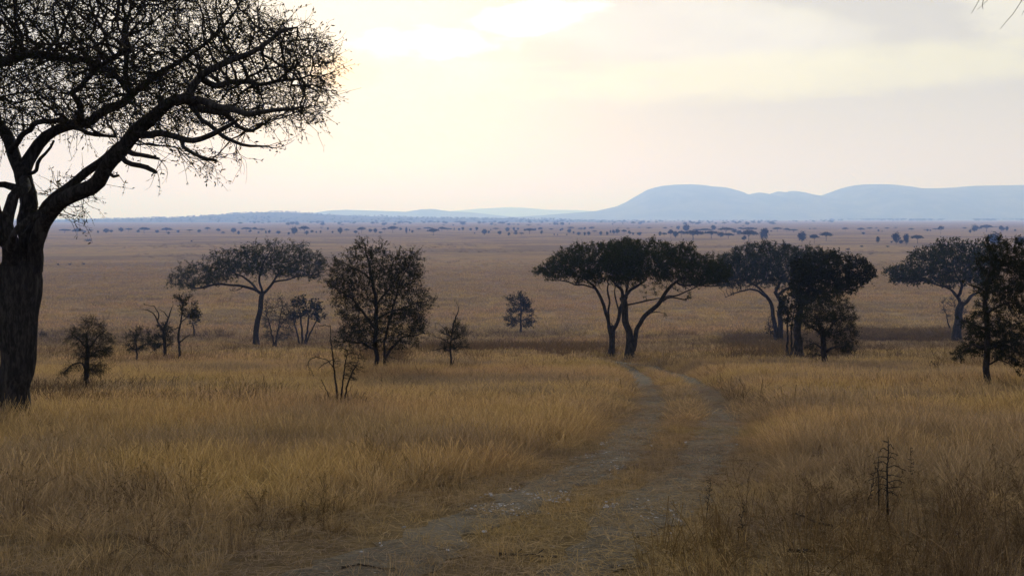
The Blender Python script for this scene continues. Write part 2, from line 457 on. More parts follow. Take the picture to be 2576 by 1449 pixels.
# ------------------------------------------------------------------ tube skeleton meshing
def tube_mesh(pos, par, rad, sides_of, flute=0.0):
    """one ring per node and per branch start; returns dict class->(verts, quads)"""
    n = len(pos); par = np.asarray(par)
    main = np.full(n, -1)
    order = np.argsort(rad)           # the thickest child wins
    for c in order:
        if par[c] >= 0: main[par[c]] = c
    d = np.zeros((n, 3)); has = par >= 0
    d[has] = pos[has] - pos[par[has]]
    d2 = d.copy()
    mk = main >= 0
    d2[mk] = d[mk] + (pos[main[mk]] - pos[mk])
    nl = np.linalg.norm(d2, axis=1); nl[nl < 1e-9] = 1; d2 /= nl[:, None]
    nd = np.linalg.norm(d, axis=1); nd[nd < 1e-9] = 1; d1 = d / nd[:, None]
    V = []; Q = []; off = 0
    kcl = sides_of(rad)
    ref = np.array([0.83, 0.53, 0.12])
    def ring(P, D, R, k, ph=None):
        u = np.cross(D, ref); l = np.linalg.norm(u, axis=1); bad = l < 1e-3; u[bad] = [0, 0, 1]; l[bad] = 1
        u /= l[:, None]; w = np.cross(D, u)
        a = np.arange(k) * 2 * math.pi / k
        rr = np.repeat(R[:, None], k, 1)
        if flute > 0 and k > 8:
            zz = P[:, 2:3]
            rr = rr * (1 + flute * (np.sin(3 * a + 0.7 * zz) * 0.6 + np.sin(5 * a - 1.1 * zz + 1) * 0.5 + np.sin(11 * a + 2.3 * zz) * 0.25) )
            rr = rr * (1 + 0.06 * (fbm(a[None] * 3 + zz * 2, zz * 7 + a[None], 3) - 0.5))
        return P[:, None] + rr[..., None] * (np.cos(a)[None, :, None] * u[:, None] + np.sin(a)[None, :, None] * w[:, None])
    for k in np.unique(kcl):
        sel = np.where(has & (kcl == k))[0]
        if len(sel) == 0: continue
        end = ring(pos[sel], d2[sel], rad[sel], k).reshape(-1, 3)
        p = par[sel]
        cont = (main[p] == sel) & (kcl[p] == k) & has[p]
        idx_end = np.arange(len(sel))
        lookup = np.full(n, -1); lookup[sel] = idx_end
        ns = np.where(~cont)[0]
        R0 = np.minimum(rad[sel[ns]] * 1.35, rad[p[ns]])
        st = ring(pos[p[ns]], d1[sel[ns]], R0, k).reshape(-1, 3)
        start_ring = np.zeros(len(sel), int)
        start_ring[cont] = lookup[p[cont]]
        start_ring[ns] = len(sel) + np.arange(len(ns))
        V.append(end); V.append(st)
        a = start_ring[:, None] * k + np.arange(k)[None]; b = start_ring[:, None] * k + (np.arange(k)[None] + 1) % k
        c = idx_end[:, None] * k + (np.arange(k)[None] + 1) % k; e = idx_end[:, None] * k + np.arange(k)[None]
        q = np.stack([a, b, c, e], -1).reshape(-1, 4) + off
        Q.append(q); off += (len(sel) + len(ns)) * k
    return np.concatenate(V), np.concatenate(Q)

def sides(r):
    return np.where(r > 0.10, 16, np.where(r > 0.04, 8, np.where(r > 0.012, 5, 3)))

# ------------------------------------------------------------------ tree growth
def grow(stems, att, step, kill, jit, rng, gnarl=0.25, maxit=120):
    """stems: list of (pts (n,3), rad (n)) - the first starts at the ground, others start near an earlier one"""
    pos = []; par = []; rmin = []
    for P, R in stems:
        P = np.asarray(P, float); R = np.asarray(R, float)
        t = np.concatenate([[0], np.cumsum(np.linalg.norm(np.diff(P, axis=0), axis=1))])
        m_ = max(2, int(t[-1] / step) + 1); tt = np.linspace(0, t[-1], m_)
        Q = np.stack([np.interp(tt, t, P[:, k]) for k in range(3)], 1); RR = np.interp(tt, t, R)
        for _ in range(2):
            if m_ > 2: Q[1:-1] = 0.25 * Q[:-2] + 0.5 * Q[1:-1] + 0.25 * Q[2:]
        wob = rng.normal(0, 1, (m_, 3)); wob[0] = wob[-1] = 0
        for _ in range(3):
            if m_ > 2: wob[1:-1] = 0.25 * wob[:-2] + 0.5 * wob[1:-1] + 0.25 * wob[2:]
        Q += wob * (step * jit)
        if pos:
            A = np.array(pos); k = int(np.argmin(np.linalg.norm(A - Q[0], axis=1)))
            if np.linalg.norm(A[k] - Q[0]) < max(0.8, step * 4): pr = k; s = 1
            else: pr = -1; s = 0
        else: pr = -1; s = 0
        for i in range(s, m_):
            par.append(pr); pos.append(Q[i]); rmin.append(RR[i]); pr = len(pos) - 1
    pos = list(pos); ns = len(pos)
    A = np.asarray(att, float)
    if len(A):
        P0 = np.array(pos)
        best = np.full(len(A), 1e9); bi = np.zeros(len(A), int)
        for s in range(0, len(P0), 64):
            D = np.linalg.norm(A[:, None] - P0[None, s:s + 64], axis=2); k = D.argmin(1); dm = D[np.arange(len(A)), k]
            u = dm < best; best[u] = dm[u]; bi[u] = k[u] + s
        alive = np.ones(len(A), bool)
        wander = rng.normal(0, 1, (6000, 3))
        for it in range(maxit):
            alive &= best > kill
            ids = np.where(alive)[0]
            if len(ids) == 0: break
            Pn = np.array(pos)
            dv = A[ids] - Pn[bi[ids]]; dv /= np.maximum(np.linalg.norm(dv, axis=1), 1e-6)[:, None]
            acc = np.zeros((len(Pn), 3)); np.add.at(acc, bi[ids], dv)
            act = np.unique(bi[ids])
            # only a share of the far pulls grows each round: fewer, longer limbs
            dirs = acc[act]; L = np.linalg.norm(dirs, axis=1); ok = L > 1e-4
            act = act[ok]; dirs = dirs[ok] / L[ok][:, None]
            dirs += rng.normal(0, gnarl, dirs.shape); dirs /= np.linalg.norm(dirs, axis=1)[:, None]
            new = Pn[act] + dirs * step
            st = len(pos)
            pos.extend(list(new)); par.extend(act.tolist()); rmin.extend([0.0] * len(act))
            for s in range(0, len(new), 128):
                D = np.linalg.norm(A[ids][:, None] - new[None, s:s + 128], axis=2); k = D.argmin(1); dm = D[np.arange(len(ids)), k]
                u = dm < best[ids]; best[ids[u]] = dm[u]; bi[ids[u]] = k[u] + st + s
            if len(pos) > 16000: break
    return np.array(pos), np.array(par), np.array(rmin), ns

def radii(pos, par, rmin, rtip, n=2.35, rmax=9, rcap=9):
    a = np.zeros(len(pos)); kids = np.zeros(len(pos), int)
    for i in range(len(pos) - 1, -1, -1):
        if kids[i] == 0: a[i] = rtip ** n
        if par[i] >= 0: a[par[i]] += a[i]; kids[par[i]] += 1
    r = np.minimum(a ** (1 / n), rmax)
    r = np.where(rmin > 0, r, np.minimum(r, rcap * (0.75 + 0.25 * np.tanh(r / rcap))))
    r = np.where(rmin > 0, np.maximum(rmin, np.minimum(r, rmin * 1.15)), r)
    for i in range(len(pos)):                         # a child never thicker than its parent
        if par[i] >= 0 and rmin[i] == 0: r[i] = min(r[i], r[par[i]] * 0.92)
    return r, kids

def twigs(pos, par, r, kids, rng, per, length, rt, thin, droop=0.0, up=0.0, segs=3, spray=0.0, centre=None, nmax=None):
    """short curved twigs on the thin nodes; returns verts, quads (3-sided) and tip points with directions"""
    cand = np.where(r < thin)[0]
    cand = np.repeat(cand, per)
    cand = cand[rng.random(len(cand)) < np.where(kids[cand] == 0, 1.0, 0.75)]
    if nmax is not None and len(cand) > nmax: cand = rng.permutation(cand)[:int(nmax)]
    n = len(cand)
    d = pos[cand] - pos[np.maximum(par[cand], 0)]
    d /= np.maximum(np.linalg.norm(d, axis=1), 1e-6)[:, None]
    v = d * 0.6 + rng.normal(0, 0.6 - 0.3 * min(1, spray), (n, 3)); v[:, 2] += up - droop
    if spray > 0:
        o = pos[cand] - centre; o /= np.maximum(np.linalg.norm(o, axis=1), 1e-6)[:, None]; v += o * spray * 0.9
    v /= np.linalg.norm(v, axis=1)[:, None]
    L = length * (0.45 + 0.9 * rng.random(n)) / segs
    P = pos[cand] + rng.normal(0, 0.3, (n, 1)) * d * length * 0.2
    rings = [P]; dirs = [v]
    for s in range(segs):
        v = v + rng.normal(0, 0.28, (n, 3)); v[:, 2] -= droop * 0.35; v /= np.linalg.norm(v, axis=1)[:, None]
        P = P + v * L[:, None]; rings.append(P); dirs.append(v)
    V = []; Q = []; k = 3
    for s, (P, v) in enumerate(zip(rings, dirs)):
        u = np.cross(v, [0.3, 0.5, 0.8]); u /= np.maximum(np.linalg.norm(u, axis=1), 1e-6)[:, None]; w = np.cross(v, u)
        rr = rt * (1 - 0.6 * s / segs)
        a = np.arange(3) * 2.0944
        V.append((P[:, None] + rr * (np.cos(a)[None, :, None] * u[:, None] + np.sin(a)[None, :, None] * w[:, None])).reshape(-1, 3))
    for s in range(segs):
        b0 = s * n * 3 + np.arange(n)[:, None] * 3; b1 = b0 + n * 3
        j = np.arange(3)[None]; j2 = (j + 1) % 3
        Q.append(np.stack([b0 + j, b0 + j2, b1 + j2, b1 + j], -1).reshape(-1, 4))
    return np.concatenate(V), np.concatenate(Q), rings, dirs

def leaves(rings, dirs, rng, per, size, spread, flat=0.0, aspect=0.5, dj=0.7):
    n = len(rings[0]); S = len(rings)
    k = rng.random((n, per)) * (S - 1) * 0.9 + (S - 1) * 0.1
    a = np.floor(k).astype(int); a = np.minimum(a, S - 2); t = k - a
    R = np.stack(rings, 0); Dv = np.stack(dirs, 0)
    ii = np.arange(n)[:, None]
    P = R[a, ii] * (1 - t)[..., None] + R[a + 1, ii] * t[..., None]
    d = Dv[a + 1, ii]
    P = P.reshape(-1, 3) + rng.normal(0, spread, (n * per, 3)); d = d.reshape(-1, 3)
    m_ = len(P)
    d = d + rng.normal(0, dj, (m_, 3)); d /= np.linalg.norm(d, axis=1)[:, None]
    nn = rng.normal(0, 1, (m_, 3)); nn[:, 2] += flat
    s = np.cross(d, nn); s /= np.maximum(np.linalg.norm(s, axis=1), 1e-6)[:, None]
    L = size * (0.5 + rng.random(m_))[:, None]; W = L * aspect
    V = np.stack([P - s * W * 0.3, P + d * L * 0.5 - s * W * 0.55, P + d * L, P + d * L * 0.5 + s * W * 0.55], 1).reshape(-1, 3)
    f = np.arange(m_ * 4).reshape(-1, 4)
    return V, f

def in_poly(px, py, poly):
    ins = np.zeros(px.shape, bool); n = len(poly)
    for i in range(n):
        x1, y1 = poly[i]; x2, y2 = poly[(i + 1) % n]
        c = ((y1 > py) != (y2 > py)) & (px < (x2 - x1) * (py - y1) / ((y2 - y1) or 1e-9) + x1)
        ins ^= c
    return ins

def crown_points(poly, d, n, rng, clump=0.5, nclump=40, depth=1.0, dome=0.25, shell=0.0, cy=0.0, depth_max=None):
    """attraction points filling a crown of the photographed outline, with its own depth along the view"""
    want = n; n = int(n * 1.7) + 20
    P = np.array(poly, float)
    x0, y0 = P.min(0); x1, y1 = P.max(0)
    out = []
    centres = None
    while sum(len(o) for o in out) < n:
        u = rng.uniform(x0, x1, 4 * n); v = rng.uniform(y0, y1, 4 * n)
        k = in_poly(u, v, poly); u = u[k]; v = v[k]
        out.append(np.stack([u, v], 1))
    q = np.concatenate(out)[:n]
    m_ = int(n * clump)
    if m_ > 0:
        c = q[rng.integers(0, n, nclump)]
        sg = 0.055 * (x1 - x0 + y1 - y0) * 0.5
        g = c[rng.integers(0, nclump, m_)] + rng.normal(0, sg, (m_, 2)) * [1.5, 0.7]
        k = in_poly(g[:, 0], g[:, 1], poly)
        q[:m_][k] = g[k]
    cxm = 0.5 * (x0 + x1); hw = 0.5 * (x1 - x0)
    xn = np.clip((q[:, 0] - cxm) / hw, -1, 1)
    hd = hw * depth * np.sqrt(np.maximum(0.05, 1 - xn ** 2)) / F * d
    if depth_max: hd = np.minimum(hd, depth_max)
    yn = rng.uniform(-1, 1, n)
    yn = np.sign(yn) * np.abs(yn) ** (1 - 0.4 * shell)
    ydep = yn * hd
    zz = (HORIZ - q[:, 1]) / F * d + EYE
    H = (y1 - y0) / F * d
    bot = (HORIZ - y1) / F * d + EYE
    zz = zz - dome * H * yn ** 2 * np.clip((zz - bot) / H, 0, 1)
    X = (q[:, 0] - 1288) / F * d
    Yd = d + cy + ydep
    ok = in_poly(1288 + X / Yd * F, HORIZ - (zz - EYE) / Yd * F, poly)      # nothing may stand outside the outline
    R = np.stack([X, Yd, zz], 1)[ok]
    return rng.permutation(R)[:want]

def stem(pts, d, r0, r1, dep=None, rw=None):
    """pts in frame units at distance d; dep depth offsets in metres; radii taper r0 -> r1 metres"""
    P = []
    n = len(pts)
    for i, (x, y) in enumerate(pts):
        o = 0 if dep is None else (dep * i / (n - 1) if np.isscalar(dep) else dep[i])
        P.append(((x - 1288) / F * (d + o), d + o, (HORIZ - y) / F * (d + o) + EYE))
    R = np.linspace(r0, r1, n) if rw is None else np.array(rw, float)
    return np.array(P), R

def make_tree(name, label, cat, stems, att, seed, step, kill, rtip, twig=(2, 0.35, 0.006), leaf=(5, 0.08), leafmat=None, gnarl=0.25,
              droop=0.0, up=0.1, thin=None, group=None, jit=0.5, trunk_r=None, bark=None, spread=0.04, flute=0.0, maxit=120, flat=0.0, aspect=0.5, crown_name='crown', extra=None, spray=0.0, sil=None, cov=None, flare_k=0.35, rcap=9):
    rng = np.random.default_rng(seed)
    stems = list(stems)
    pos, par, rmin, ns = grow(stems, att, step, kill, jit, rng, gnarl, maxit)
    r, kids = radii(pos, par, rmin, rtip, rcap=rcap)
    base = pos[0].copy(); base[2] = float(G(base[0], base[1]))
    root = empty(name, base); tag(root, label, cat, group)
    tr = trunk_r if trunk_r is not None else rtip * 7
    big = (r >= tr) | (rmin > 0)
    # trunk mesh: everything thick; crown: the rest
    def sub(mask):
        ids = np.where(mask)[0]; keep = mask.copy()
        keep[par[ids][par[ids] >= 0]] = True
        kk = np.where(keep)[0]; mp = np.full(len(pos), -1); mp[kk] = np.arange(len(kk))
        pp = np.where((par[kk] >= 0) & mask[kk], mp[np.maximum(par[kk], 0)], -1)
        return pos[kk] - base, pp, r[kk]
    flare = np.clip(1 - (pos[:, 2] - base[2]) / (np.maximum(rmin, 1e-3) * 4.5), 0, 1)
    r = np.where(rmin > 0, r * (1 + flare_k * flare ** 2), r)
    low = (rmin > 0) & (pos[:, 2] < base[2] + 0.3) & (par < 0)
    pos[low, 2] = np.minimum(pos[low, 2], base[2]) - 0.15 * 1.0
    p, q, rr = sub(big)
    V, Q = tube_mesh(p, q, rr, sides, flute)
    mesh_obj('trunk', V, Q, bark or M_BARK, root, smooth=True)
    Vs = []; Fs = []; Ms = []; off = 0
    if (~big).any():
        p, q, rr = sub(~big & (par >= 0))
        V, Q = tube_mesh(p, q, rr, sides)
        Vs.append(V); Fs.append(Q); Ms.append(M_TWIG); off += len(V)
    th = thin if thin is not None else rtip * 2.2
    elig = (r < th) | ((kids == 0))
    r2 = np.where(elig, 0, 1.0)
    V, Q, rings, dirs = twigs(pos - base, par, r2, kids, rng, twig[0], twig[1], twig[2], 0.5, droop, up, 3, spray, (pos[r < (thin or 1)].mean(0) if (r < (thin or 1)).any() else pos.mean(0)) - base - np.array([0, 0, 0.15 * (pos[:, 2].max() - base[2])]), None if cov is None else cov[1] * sil / (1.4 * twig[2] * twig[1]))
    Vs.append(V); Fs.append(Q + off); Ms.append(M_TWIG); off += len(V)
    if extra:
        tipk = kids.copy(); sel = np.where((kids == 0) & (rng.random(len(pos)) < extra[4]) & (pos[:, 2] < base[2] + extra[5]))[0]
        r3 = np.full(len(pos), 1.0); r3[sel] = 0
        V, Q, _a, _b = twigs(pos - base, par, r3, kids, rng, extra[0], extra[1], extra[2], 0.5, extra[3], 0, 5)
        Vs.append(V); Fs.append(Q + off); Ms.append(M_TWIG); off += len(V)
    if leaf[0] > 0:
        if cov is not None:
            nl = cov[0] * sil / (leaf[1] ** 2 * aspect * 0.55)
            per = max(1, int(math.ceil(nl / max(1, len(rings[0])))))
            leaf = (per, leaf[1]); pick = rng.permutation(len(rings[0]))[:int(math.ceil(nl / per))]
            rings = [a_[pick] for a_ in rings]; dirs = [a_[pick] for a_ in dirs]
        V, f = leaves(rings, dirs, rng, leaf[0], leaf[1], spread, flat, aspect, 0.7 - 0.3 * min(1, spray))
        Vs.append(V); Fs.append(f + off); Ms.append(leafmat or M_LEAF); off += len(V)
    mesh_obj(crown_name, np.concatenate(Vs), [np.concatenate([f for f, m_ in zip(Fs, Ms) if m_ is M_TWIG])] + [f for f, m_ in zip(Fs, Ms) if m_ is not M_TWIG],
             [M_TWIG] + [m_ for m_ in Ms if m_ is not M_TWIG], root)
    return root
# ------------------------------------------------------------------ the big acacia at the left edge
def big_acacia():
    rng = np.random.default_rng(11)
    x, d = on_ground(30, 1048, lift=0.25)
    s = d / F
    st = [
        # the fluted bole, wide up to the fork
        stem([(24, 1095), (30, 1030), (40, 952), (52, 874), (57, 822), (56, 743), (54, 691), (56, 660), (60, 630), (66, 600)], d, 0, 0, 0, [40*s, 38*s, 38*s, 39*s, 44*s, 50*s, 52*s, 44*s, 26*s, 14*s]),
        # right limb: up and out to the right
        stem([(86, 700), (92, 650), (96, 619), (104, 577), (120, 537), (156, 504), (208, 468), (260, 421), (297, 384), (322, 353), (336, 320), (374, 296), (421, 273), (475, 261), (483, 218), (499, 191), (545, 164), (608, 156), (662, 132), (720, 93), (748, 70)], d, 0, 0,
             [0, 0, 0, -.1, -.3, -.5, -.7, -.9, -1.1, -1.2, -1.3, -1.4, -1.5, -1.6, -1.7, -1.7, -1.7, -1.6, -1.5, -1.4, -1.3], [22*s, 20*s, 18*s, 18*s, 18*s, 19*s, 19*s, 16*s, 15*s, 15*s, 14*s, 12*s, 11*s, 10*s, 8.5*s, 7.5*s, 7*s, 6*s, 5*s, 3.5*s, 2*s]),
        # its twin running just above it
        stem([(80, 575), (90, 546), (120, 514), (161, 473), (208, 431), (250, 400), (291, 369), (322, 345)], d, 0, 0, [.1, .1, .1, .1, .1, 0, -.3, -.9], [9*s, 10*s, 11*s, 12*s, 11*s, 10*s, 10*s, 9*s]),
        # middle stem
        stem([(64, 690), (68, 635), (69, 587), (69, 483), (64, 440), (75, 395), (100, 365), (145, 335), (190, 308), (240, 310), (275, 290), (310, 262), (331, 234), (350, 218), (392, 187), (440, 170), (500, 120), (560, 70), (600, 20), (630, -40)], d, 0, 0,
             [0, .2, .4, .5, .6, .7, .8, .9, 1, 1.2, 1.4, 1.6, 1.8, 2, 2.2, 2.4, 2.6, 2.8, 3, 3], [24*s, 20*s, 19*s, 18*s, 18*s, 14*s, 13*s, 12*s, 12*s, 11*s, 11*s, 10*s, 9*s, 8*s, 7*s, 6*s, 5*s, 4*s, 3*s, 2*s]),
        # from the middle stem back to the left
        stem([(60, 446), (46, 410), (26, 379), (10, 335), (-8, 300), (-30, 230), (-40, 150), (-20, 60), (0, -60)], d, 0, 0, [.5, .6, .8, 1.2, 1.6, 2, 2.4, 2.8, 3], [17*s, 16*s, 16*s, 15*s, 12*s, 9*s, 7*s, 5*s, 3*s]),
        stem([(330, 234), (322, 215), (296, 183), (250, 155), (195, 150), (148, 148), (95, 140), (58, 142), (20, 160), (-60, 200)], d, 0, 0, [1.8, 1.6, 1.2, .8, .4, 0, -.4, -.8, -1, -1.4], [7*s, 7*s, 7*s, 7*s, 7.5*s, 8*s, 9*s, 9*s, 8*s, 6*s]),
        stem([(325, 215), (322, 160), (330, 100), (318, 40), (330, -40)], d, 0, 0, [1.7, 1.4, 1.2, 1.4, 1.6], [7*s, 6*s, 5*s, 4*s, 2*s]),
        # far left stem leaning left
        stem([(30, 690), (14, 640), (8, 587), (6, 550), (26, 514), (47, 480), (60, 452)], d, 0, 0, [0, -.3, -.5, -.5, -.3, 0, .3], [26*s, 22*s, 18*s, 14*s, 13*s, 13*s, 12*s]),
        stem([(8, 610), (-14, 560), (-50, 460), (-120, 380), (-220, 300), (-330, 220), (-430, 150)], d, 0, 0, [-.4, -.6, -.8, -1, -1.2, -1.4, -1.4], [18*s, 18*s, 16*s, 14*s, 11*s, 8*s, 3*s]),
        stem([(-60, 445), (-90, 360), (-130, 250), (-160, 120), (-170, 0)], d, 0, 0, [-.8, 0, 1, 2, 2.6], [13*s, 11*s, 9*s, 7*s, 3*s]),
        # small crossing branches low in the fork
        stem([(24, 650), (30, 612), (36, 580), (48, 558), (78, 551), (120, 526)], d, 0, 0, [-.8, -1, -1, -1, -.9, -.7], [10*s, 9*s, 8*s, 8*s, 8*s, 8*s]),
        stem([(40, 468), (15, 462), (-20, 465)], d, 0, 0, [0, -.2, -.3], [8*s, 8*s, 7*s]),
        stem([(38, 560), (28, 545), (10, 532), (-5, 528)], d, 0, 0, [-.8, -.9, -1, -1], [4*s, 4*s, 3*s, 3*s]),
        # knobbly lower branches on the right limb
        stem([(316, 372), (336, 388), (354, 392), (385, 384), (401, 400)], d, 0, 0, [-1.2, -1.5, -1.7, -1.8, -1.8], [7*s, 6*s, 5*s, 5*s, 3*s]),
        stem([(300, 384), (314, 400), (338, 405), (364, 426), (385, 444), (393, 434)], d, 0, 0, [-1.1, -1.3, -1.5, -1.7, -1.8, -1.8], [7*s, 6*s, 6*s, 6*s, 5*s, 4*s]),
        stem([(262, 415), (280, 438), (298, 442)], d, 0, 0, [-1, -1.2, -1.3], [5*s, 4*s, 3*s]),
        stem([(340, 330), (390, 340), (448, 362), (500, 358), (541, 350), (561, 328), (600, 300)], d, 0, 0, [-1.3, -1.6, -2, -2.3, -2.6, -2.8, -3], [9*s, 8*s, 7*s, 6*s, 6*s, 5*s, 3*s]),
        stem([(448, 362), (468, 384), (502, 390), (526, 409), (544, 404)], d, 0, 0, [-2, -2.2, -2.4, -2.6, -2.6], [5*s, 4*s, 4*s, 4*s, 3*s]),
        stem([(500, 300), (518, 304), (561, 328), (577, 347), (580, 374), (608, 378), (635, 390), (662, 378), (694, 374)], d, 0, 0, [-1.6, -1.8, -2, -2.2, -2.3, -2.4, -2.5, -2.6, -2.7], [5*s, 5*s, 5*s, 4.5*s, 4*s, 3.5*s, 3*s, 2*s, 1*s]),
        stem([(475, 262), (530, 285), (590, 300), (623, 335), (647, 327), (652, 312)], d, 0, 0, [-1.6, -1.2, -.8, -.4, -.2, 0], [10*s, 8*s, 6*s, 5*s, 4*s, 3*s]),
        stem([(475, 262), (520, 262), (570, 270), (640, 285), (700, 280), (760, 270)], d, 0, 0, [-1.6, -2, -2.5, -3, -3.3, -3.4], [11*s, 9*s, 7.5*s, 6*s, 4*s, 2*s]),
        stem([(499, 191), (540, 215), (590, 200), (650, 215), (720, 205), (780, 190)], d, 0, 0, [-1.7, -1, -.4, .3, .6, .8], [7*s, 6*s, 6*s, 5*s, 3.5*s, 2*s]),
        stem([(200, 310), (190, 270), (180, 245), (200, 200), (260, 160), (330, 120)], d, 0, 0, [1, .6, .2, -.5, -1.4, -2.2], [8*s, 7*s, 6*s, 5*s, 4*s, 3*s]),
        stem([(20, 388), (60, 330), (110, 300), (150, 295), (230, 345), (290, 345)], d, 0, 0, [.8, 0, -.6, -1, -1.4, -1.5], [7*s, 6*s, 6*s, 5.5*s, 5*s, 3*s]),
        stem([(74, 440), (96, 428), (112, 423), (122, 395), (135, 355)], d, 0, 0, [.5, .2, 0, 0, .3], [5*s, 5*s, 5*s, 4*s, 3*s]),
    ]
    outline = [(-560, -230), (-620, -40), (-640, 120), (-560, 260), (-400, 330), (-180, 370), (-60, 390), (10, 345), (60, 360), (130, 320), (180, 300), (215, 345), (250, 335), (330, 340), (420, 355), (470, 335), (520, 318), (560, 325), (610, 312), (680, 305),
               (740, 300), (780, 278), (800, 240), (812, 195), (822, 150), (828, 118), (810, 88), (770, 66), (720, 52), (680, 28), (630, -15), (590, -70), (540, -150), (440, -220), (300, -260), (0, -280), (-300, -260)]
    a1 = crown_points(outline, d, 6200, rng, 0.75, 120, 0.62, 0.15, 0.2, depth_max=4.6)
    # few points right of the outline's rim: loose sprays
    rim = crown_points([(600, 30), (700, 50), (790, 72), (842, 105), (845, 160), (825, 250), (780, 315), (710, 325), (690, 300), (750, 200), (690, 110)], d, 420, rng, 0.5, 30, 2.0, 0, depth_max=3.5)
    low = crown_points([(420, 380), (560, 385), (690, 375), (640, 400), (520, 420), (440, 400)], d, 26, rng, 0, 10, 1.0, 0)
    low2 = crown_points([(120, 470), (180, 440), (240, 420), (200, 470), (150, 520), (110, 520)], d, 46, rng, 0, 10, 2.0, 0)
    low3 = crown_points([(150, 540), (200, 510), (260, 455), (230, 520), (190, 570)], d, 24, rng, 0, 10, 1.0, 0)
    att = np.concatenate([a1, rim, low, low2, low3])
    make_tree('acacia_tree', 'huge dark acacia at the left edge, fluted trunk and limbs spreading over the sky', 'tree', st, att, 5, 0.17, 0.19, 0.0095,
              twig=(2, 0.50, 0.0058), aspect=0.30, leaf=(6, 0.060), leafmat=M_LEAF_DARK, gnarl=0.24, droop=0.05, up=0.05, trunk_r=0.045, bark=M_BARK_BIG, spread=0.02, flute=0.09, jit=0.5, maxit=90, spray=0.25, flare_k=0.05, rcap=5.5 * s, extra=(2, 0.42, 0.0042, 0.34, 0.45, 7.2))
big_acacia()

# ------------------------------------------------------------------ trees of the middle distance
def mid(name, label, basepx, stems, crown, seed, n=900, hd=0.8, dome=0.3, clump=0.5, ncl=30, step=1.0, twig=(2, 1.0, 0.010), leaf=(6, 0.13), leafmat=None, droop=0.0, up=0.15,
        group=None, cat='tree', gnarl=0.28, rtip=None, kill=1.3, aspect=0.5, flat=0.6, spread=0.05, extra=None, dmul=1.0, depth_max=None, thin=None, spray=0.0, cov=(2.4, 0.55), crown_only=False):
    """step, twig length are in units of one fortieth of the crown's width"""
    x, d = on_ground(basepx[0], basepx[1], lift=0.22); d *= dmul
    base_drop = 0.0 if crown_only else 0.30 * F / d
    if cat != 'sapling': BASES.append((x, d, basepx[0]))
    rng = np.random.default_rng(seed)
    s = d / F
    crowns = crown if isinstance(crown[0][0], (tuple, list)) else [crown]
    A = []
    areas = [abs(sum(a[0] * b[1] - b[0] * a[1] for a, b in zip(c, c[1:] + c[:1]))) for c in crowns]
    for c, ar in zip(crowns, areas):
        A.append(crown_points(c, d, max(12, int(n * ar / sum(areas))), rng, clump, ncl, hd, dome, depth_max=depth_max))
    allx = [p[0] for c in crowns for p in c]
    W = (max(allx) - min(allx)) * s
    u = W / 40
    st = []
    for sp in stems:
        pts, widths = list(sp[0]), sp[1]
        if pts[0][1] > basepx[1] - 3: pts[0] = (pts[0][0], pts[0][1] + base_drop)
        dep = sp[2] if len(sp) > 2 else 0
        w = np.interp(np.linspace(0, 1, len(pts)), np.linspace(0, 1, len(widths)), widths) * s * 0.5
        st.append(stem(pts, d, 0, 0, dep * s * 40 if np.isscalar(dep) else [k * s * 40 for k in dep], w))
    rt = rtip if rtip else max(0.004, 0.5 * s * 0.45)
    make_tree(name, label, cat, st, np.concatenate(A), seed, step * u, kill * step * u, rt, twig=(twig[0], twig[1] * u, twig[2] * 1.0 * max(0.4, d / 70)), leaf=(leaf[0], leaf[1] * d / 70),
              leafmat=leafmat, gnarl=gnarl, droop=droop, up=up, group=group, aspect=aspect, flat=flat, spread=spread * d / 70, thin=thin, spray=spray, sil=sum(areas) / 2 * s * s, cov=cov, rcap=max(3.0 * s, 0.012))

# umbrella acacia left of centre
mid('acacia_tree', 'flat topped acacia with one slender trunk, left of the big bushy tree', (643, 872),
    [([(643, 874), (644, 850), (648, 800), (655, 755), (660, 738)], [18, 14, 13, 12, 12]),
     ([(658, 742), (640, 722), (610, 718), (570, 716), (530, 720), (495, 728), (465, 712)], [9, 7, 6, 5.5, 5, 4, 2], [0, 0, -.3, -.5, -.6, -.7, -.8]),
     ([(645, 728), (620, 700), (590, 680), (560, 655)], [6, 5, 4, 2], [0, .5, 1, 1.4]),
     ([(660, 742), (678, 715), (700, 690), (730, 670), (765, 655)], [8, 6, 5, 4, 2], [0, .2, .5, .8, 1]),
     ([(680, 712), (720, 700), (770, 692), (800, 690)], [5, 4, 3, 2], [0, -.5, -1, -1.2]),
     ([(662, 738), (655, 700), (662, 660), (680, 630)], [6, 5, 4, 2], [0, -.6, -1.3, -2]),
     ([(618, 719), (600, 735), (585, 732)], [3, 2, 1], 0)],
    [(422, 690), (440, 668), (480, 655), (508, 668), (525, 640), (560, 618), (600, 612), (650, 604), (700, 602), (745, 608), (790, 622), (822, 645), (828, 680), (800, 705), (750, 698), (700, 700), (655, 690), (610, 690), (575, 704), (520, 722), (470, 735), (425, 722)],
    21, n=1700, hd=0.85, dome=0.35, clump=0.4, ncl=60, twig=(3, 1.1, 0.012), aspect=0.4, leaf=(7, 0.10), cov=(2.6, 0.7))
